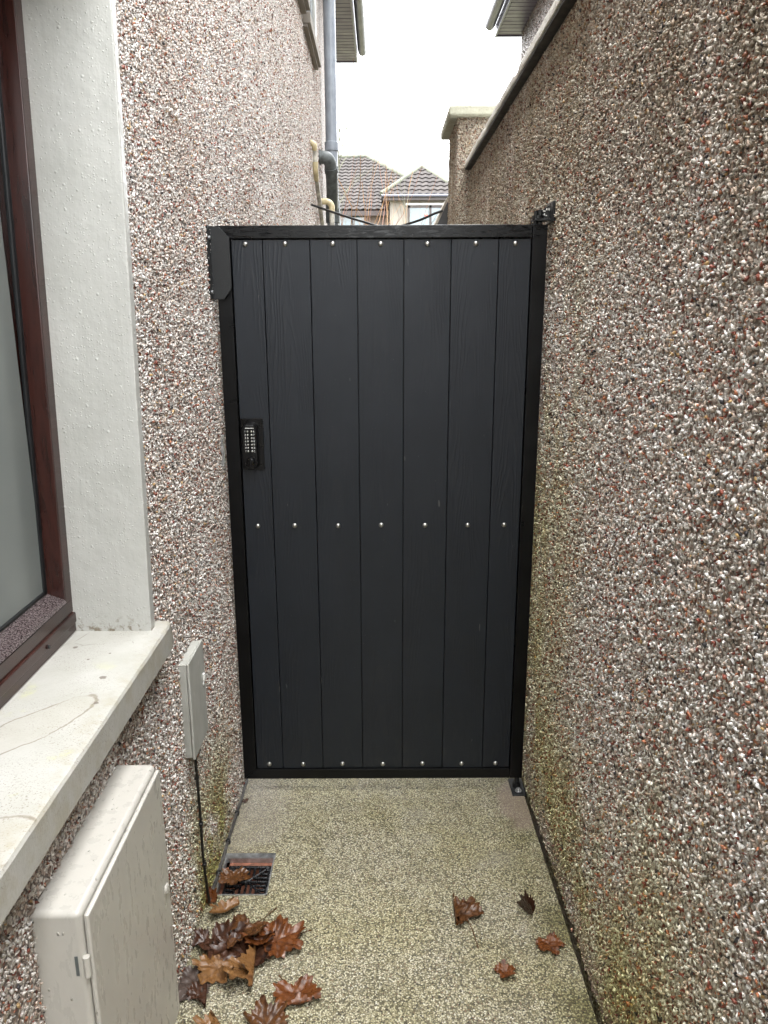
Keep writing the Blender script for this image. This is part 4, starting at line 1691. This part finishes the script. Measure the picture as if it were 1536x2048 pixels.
def leaf(label, x, y, size, rot, mat, lift=.0, curl=.25, fold=0., tilt=(0, 0), stem=None, squash=1., seed=0, half=None, flip=None, group='fallen maple leaves on the alley floor'):
    rnd = random.Random(seed)
    N, MR = 120, 10
    bm = bmesh.new()
    veins = []
    ph = [rnd.uniform(0, 6.28) for _ in range(8)]
    cv = bm.verts.new((0, 0, 0))
    veins.append(1.)
    rings = []
    for j in range(1, MR + 1):
        t = j / MR
        ring = []
        for i in range(N):
            a = 2 * math.pi * i / N
            ad = math.degrees(a)
            r = .68
            vd = 1e9
            for la, ll, lw in LOBES:
                dd = (ad - la + 180) % 360 - 180
                r = max(r, ll * math.exp(-abs(dd / lw) ** 1.4 * .72))
                vd = min(vd, abs(math.radians(dd)) * t * r)
            base = abs((ad - 270 + 180) % 360 - 180)
            if base < 42:
                r *= .45 + .55 * (base / 42)
            r *= 1 + .045 * math.sin(13 * a + ph[0]) + .085 * (1 - 2 * abs(((21 * a + ph[1]) / (2 * math.pi)) % 1 - .5) * 2)
            rr = r * t
            px, py = rr * math.cos(a), rr * math.sin(a) * squash
            if half is not None and px * half < 0:
                px *= .25
            z = .6 * curl * (rr ** 2) * (.55 + .45 * math.sin(2 * a + ph[2])) + .10 * curl * math.sin(3 * a + ph[3]) * rr
            z += .032 * math.sin(7 * px + ph[4]) * t + .03 * math.sin(9 * py + ph[5]) * t + .03 * math.sin(15 * (px + py) + ph[6]) * t + .02 * math.sin(19 * (px - py) + ph[7]) * t
            z += .05 * (min(vd, .16) / .16) * t
            if fold:
                f = fold * abs(px)
                z += f
                px *= math.sqrt(max(.1, 1 - min(.9, fold * fold * .5)))
            if flip:
                fa, fo = math.radians(flip[0]), flip[1]
                u = px * math.cos(fa) + py * math.sin(fa) - fo
                if u > 0:
                    rad = .09
                    arc_l = rad * 2.5
                    if u < arc_l:
                        nu, nz = rad * math.sin(u / rad), rad * (1 - math.cos(u / rad))
                    else:
                        nu = rad * math.sin(2.5) + (u - arc_l) * math.cos(2.5)
                        nz = rad * (1 - math.cos(2.5)) + (u - arc_l) * math.sin(2.5) * .5
                    px += (nu - u) * math.cos(fa)
                    py += (nu - u) * math.sin(fa)
                    z = z * .4 + nz
            ring.append(bm.verts.new((px, py, z)))
            veins.append(max(0., 1 - vd / .035) * (1. - .4 * t))
        rings.append(ring)
    for i in range(N):
        bm.faces.new((cv, rings[0][i], rings[0][(i + 1) % N]))
    for a_, b__ in zip(rings, rings[1:]):
        for i in range(N):
            bm.faces.new((a_[i], b__[i], b__[(i + 1) % N], a_[(i + 1) % N]))
    s = size * 1.06
    mat4 = Matrix.Rotation(R(rot), 4, 'Z') @ Matrix.Rotation(R(tilt[0]), 4, 'X') @ Matrix.Rotation(R(tilt[1]), 4, 'Y') @ Matrix.Scale(s, 4)
    bmesh.ops.transform(bm, matrix=mat4, verts=bm.verts)
    zmin = min(v.co.z for v in bm.verts)
    for v in bm.verts:                        # rest on the sloping floor
        v.co.z += -zmin + .0015 + lift - SLOPE * v.co.y
    me = bpy.data.meshes.new('fallen_leaf')
    bm.to_mesh(me)
    cz = cv.co.z if cv.is_valid else 0
    bm.free()
    at = me.attributes.new('vein', 'FLOAT', 'POINT')
    at.data.foreach_set('value', veins)
    me.materials.append(MAT[mat])
    me.shade_smooth()
    o = bpy.data.objects.new('fallen_leaf', me)
    o.location = (x, y, gz(y))
    COL.objects.link(o)
    tag(o, label, 'leaf', group)
    if stem:
        b2 = B()
        sx, sy = stem
        mx_, my_ = (x * .55 + sx * .45) + rnd.uniform(-.006, .006), (y * .55 + sy * .45) + rnd.uniform(-.006, .006)
        b2.tube(smooth_path([(x, y, gz(y) + cz), (mx_, my_, gz(my_) + max(.004, cz * .6)), (sx, sy, gz(sy) + .003)], 5), [.0013] * 10 + [.002], 6)
        so_ = b2.build('stem', 'leaf_brown', o)
    return o


leaf('golden brown curled leaf with a dark edge, nearest the drain', -.460, 1.885, .062, 205, 'leaf_gold', .010, .7, .5, (20, 0), None, .8, 1, flip=(100, .1))
leaf('dark leaf scrap tucked against the wall at the left of the heap', -.497, 1.778, .050, 120, 'leaf_dark', .004, .4, .3, (0, 0), None, .7, 2)
leaf('large dark brown crumpled leaf at the left of the heap', -.447, 1.762, .080, 250, 'leaf_dark', .006, .6, .25, (0, 6), (-.40, 1.84), 1., 3, flip=(60, .3))
leaf('brown glossy leaf with a long stem pointing up towards the gate', -.390, 1.803, .082, 160, 'leaf_brown', .016, .5, .15, (6, 0), (-.315, 1.912), 1., 4, flip=(20, .35))
leaf('flat reddish brown leaf at the right of the heap', -.296, 1.772, .086, -60, 'leaf_rust', .007, .3, .05, (0, 4), (-.205, 1.822), 1., 5)
leaf('small orange brown leaf standing in the middle of the heap', -.335, 1.748, .058, 30, 'leaf_rust', .022, .6, .3, (-18, 0), None, .9, 6, flip=(60, .15))
leaf('dark shaded leaf underneath the middle of the heap', -.375, 1.728, .095, 10, 'leaf_dark', .001, .3, .1, (0, 0), None, 1., 7)
leaf('tan leaf with upturned edges at the lower left of the heap', -.440, 1.678, .076, 150, 'leaf_gold', .006, .55, .1, (0, 0), None, .85, 8, flip=(250, .3))
leaf('folded golden tan leaf at the lower edge of the heap', -.362, 1.672, .092, 215, 'leaf_gold', .007, .35, .35, (0, -4), None, .9, 9, flip=(150, .12))
leaf('bright rust leaf lying alone just below the heap', -.225, 1.597, .078, 200, 'leaf_rust', .004, .35, .12, (0, 0), (-.275, 1.66), .9, 10, flip=(80, .4))
leaf('greyish wet leaf plastered to the floor by the wall', -.492, 1.635, .074, 100, 'leaf_grey', .0, .08, .0, (0, 0), None, 1., 11)
leaf('dark torn leaf below the greyish one', -.462, 1.588, .062, 330, 'leaf_dark', .003, .2, .1, (0, 0), None, .6, 12, flip=(40, .1))
leaf('brown leaf at the bottom edge of the picture left of centre', -.287, 1.500, .074, 20, 'leaf_brown', .006, .5, .15, (0, 0), (-.32, 1.553), .9, 13, flip=(200, .3))
leaf('tan leaf tip at the bottom edge nearest the meter box', -.412, 1.492, .060, 10, 'leaf_gold', .004, .5, .15, (0, 0), None, .8, 14, flip=(30,.2))
leaf('lone brown leaf with a long stem right of the middle of the floor', .236, 1.878, .080, 30, 'leaf_brown', .003, .35, .1, (0, 0), (.262, 1.752), .85, 15, flip=(150, .25))
leaf('thin dark sliver of leaf lying towards the right wall', .422, 1.885, .042, 35, 'leaf_dark', .002, .3, 1.6, (0, 0), None, 1., 16)
leaf('small orange brown leaf nearest the right wall', .458, 1.765, .050, 200, 'leaf_rust', .002, .25, .1, (0, 0), None, .9, 17)
leaf('smallest red brown leaf towards the lower right of the floor', .318, 1.663, .036, 300, 'leaf_rust', .002, .4, .2, (0, 0), None, 1., 18)
leaf('reddish leaf lying on the drain grate', -.462, 2.030, .060, 190, 'leaf_brown', .018, .25, .1, (0, 0), None, .9, 19, group='fallen maple leaves on the alley floor')
leaf('orange scrap of leaf standing against the wall below the drain', -.515, 1.945, .032, 20, 'leaf_rust', .004, .3, 1.0, (35, 0), None, 1., 20)
leaf('tiny dark leaf scrap in the left corner by the gate', -.500, 2.462, .022, 70, 'leaf_dark', .001, .3, .2, (0, 0), None, .5, 21)

print('objects', len(bpy.data.objects), 'polys', sum(len(m.polygons) for m in bpy.data.meshes))
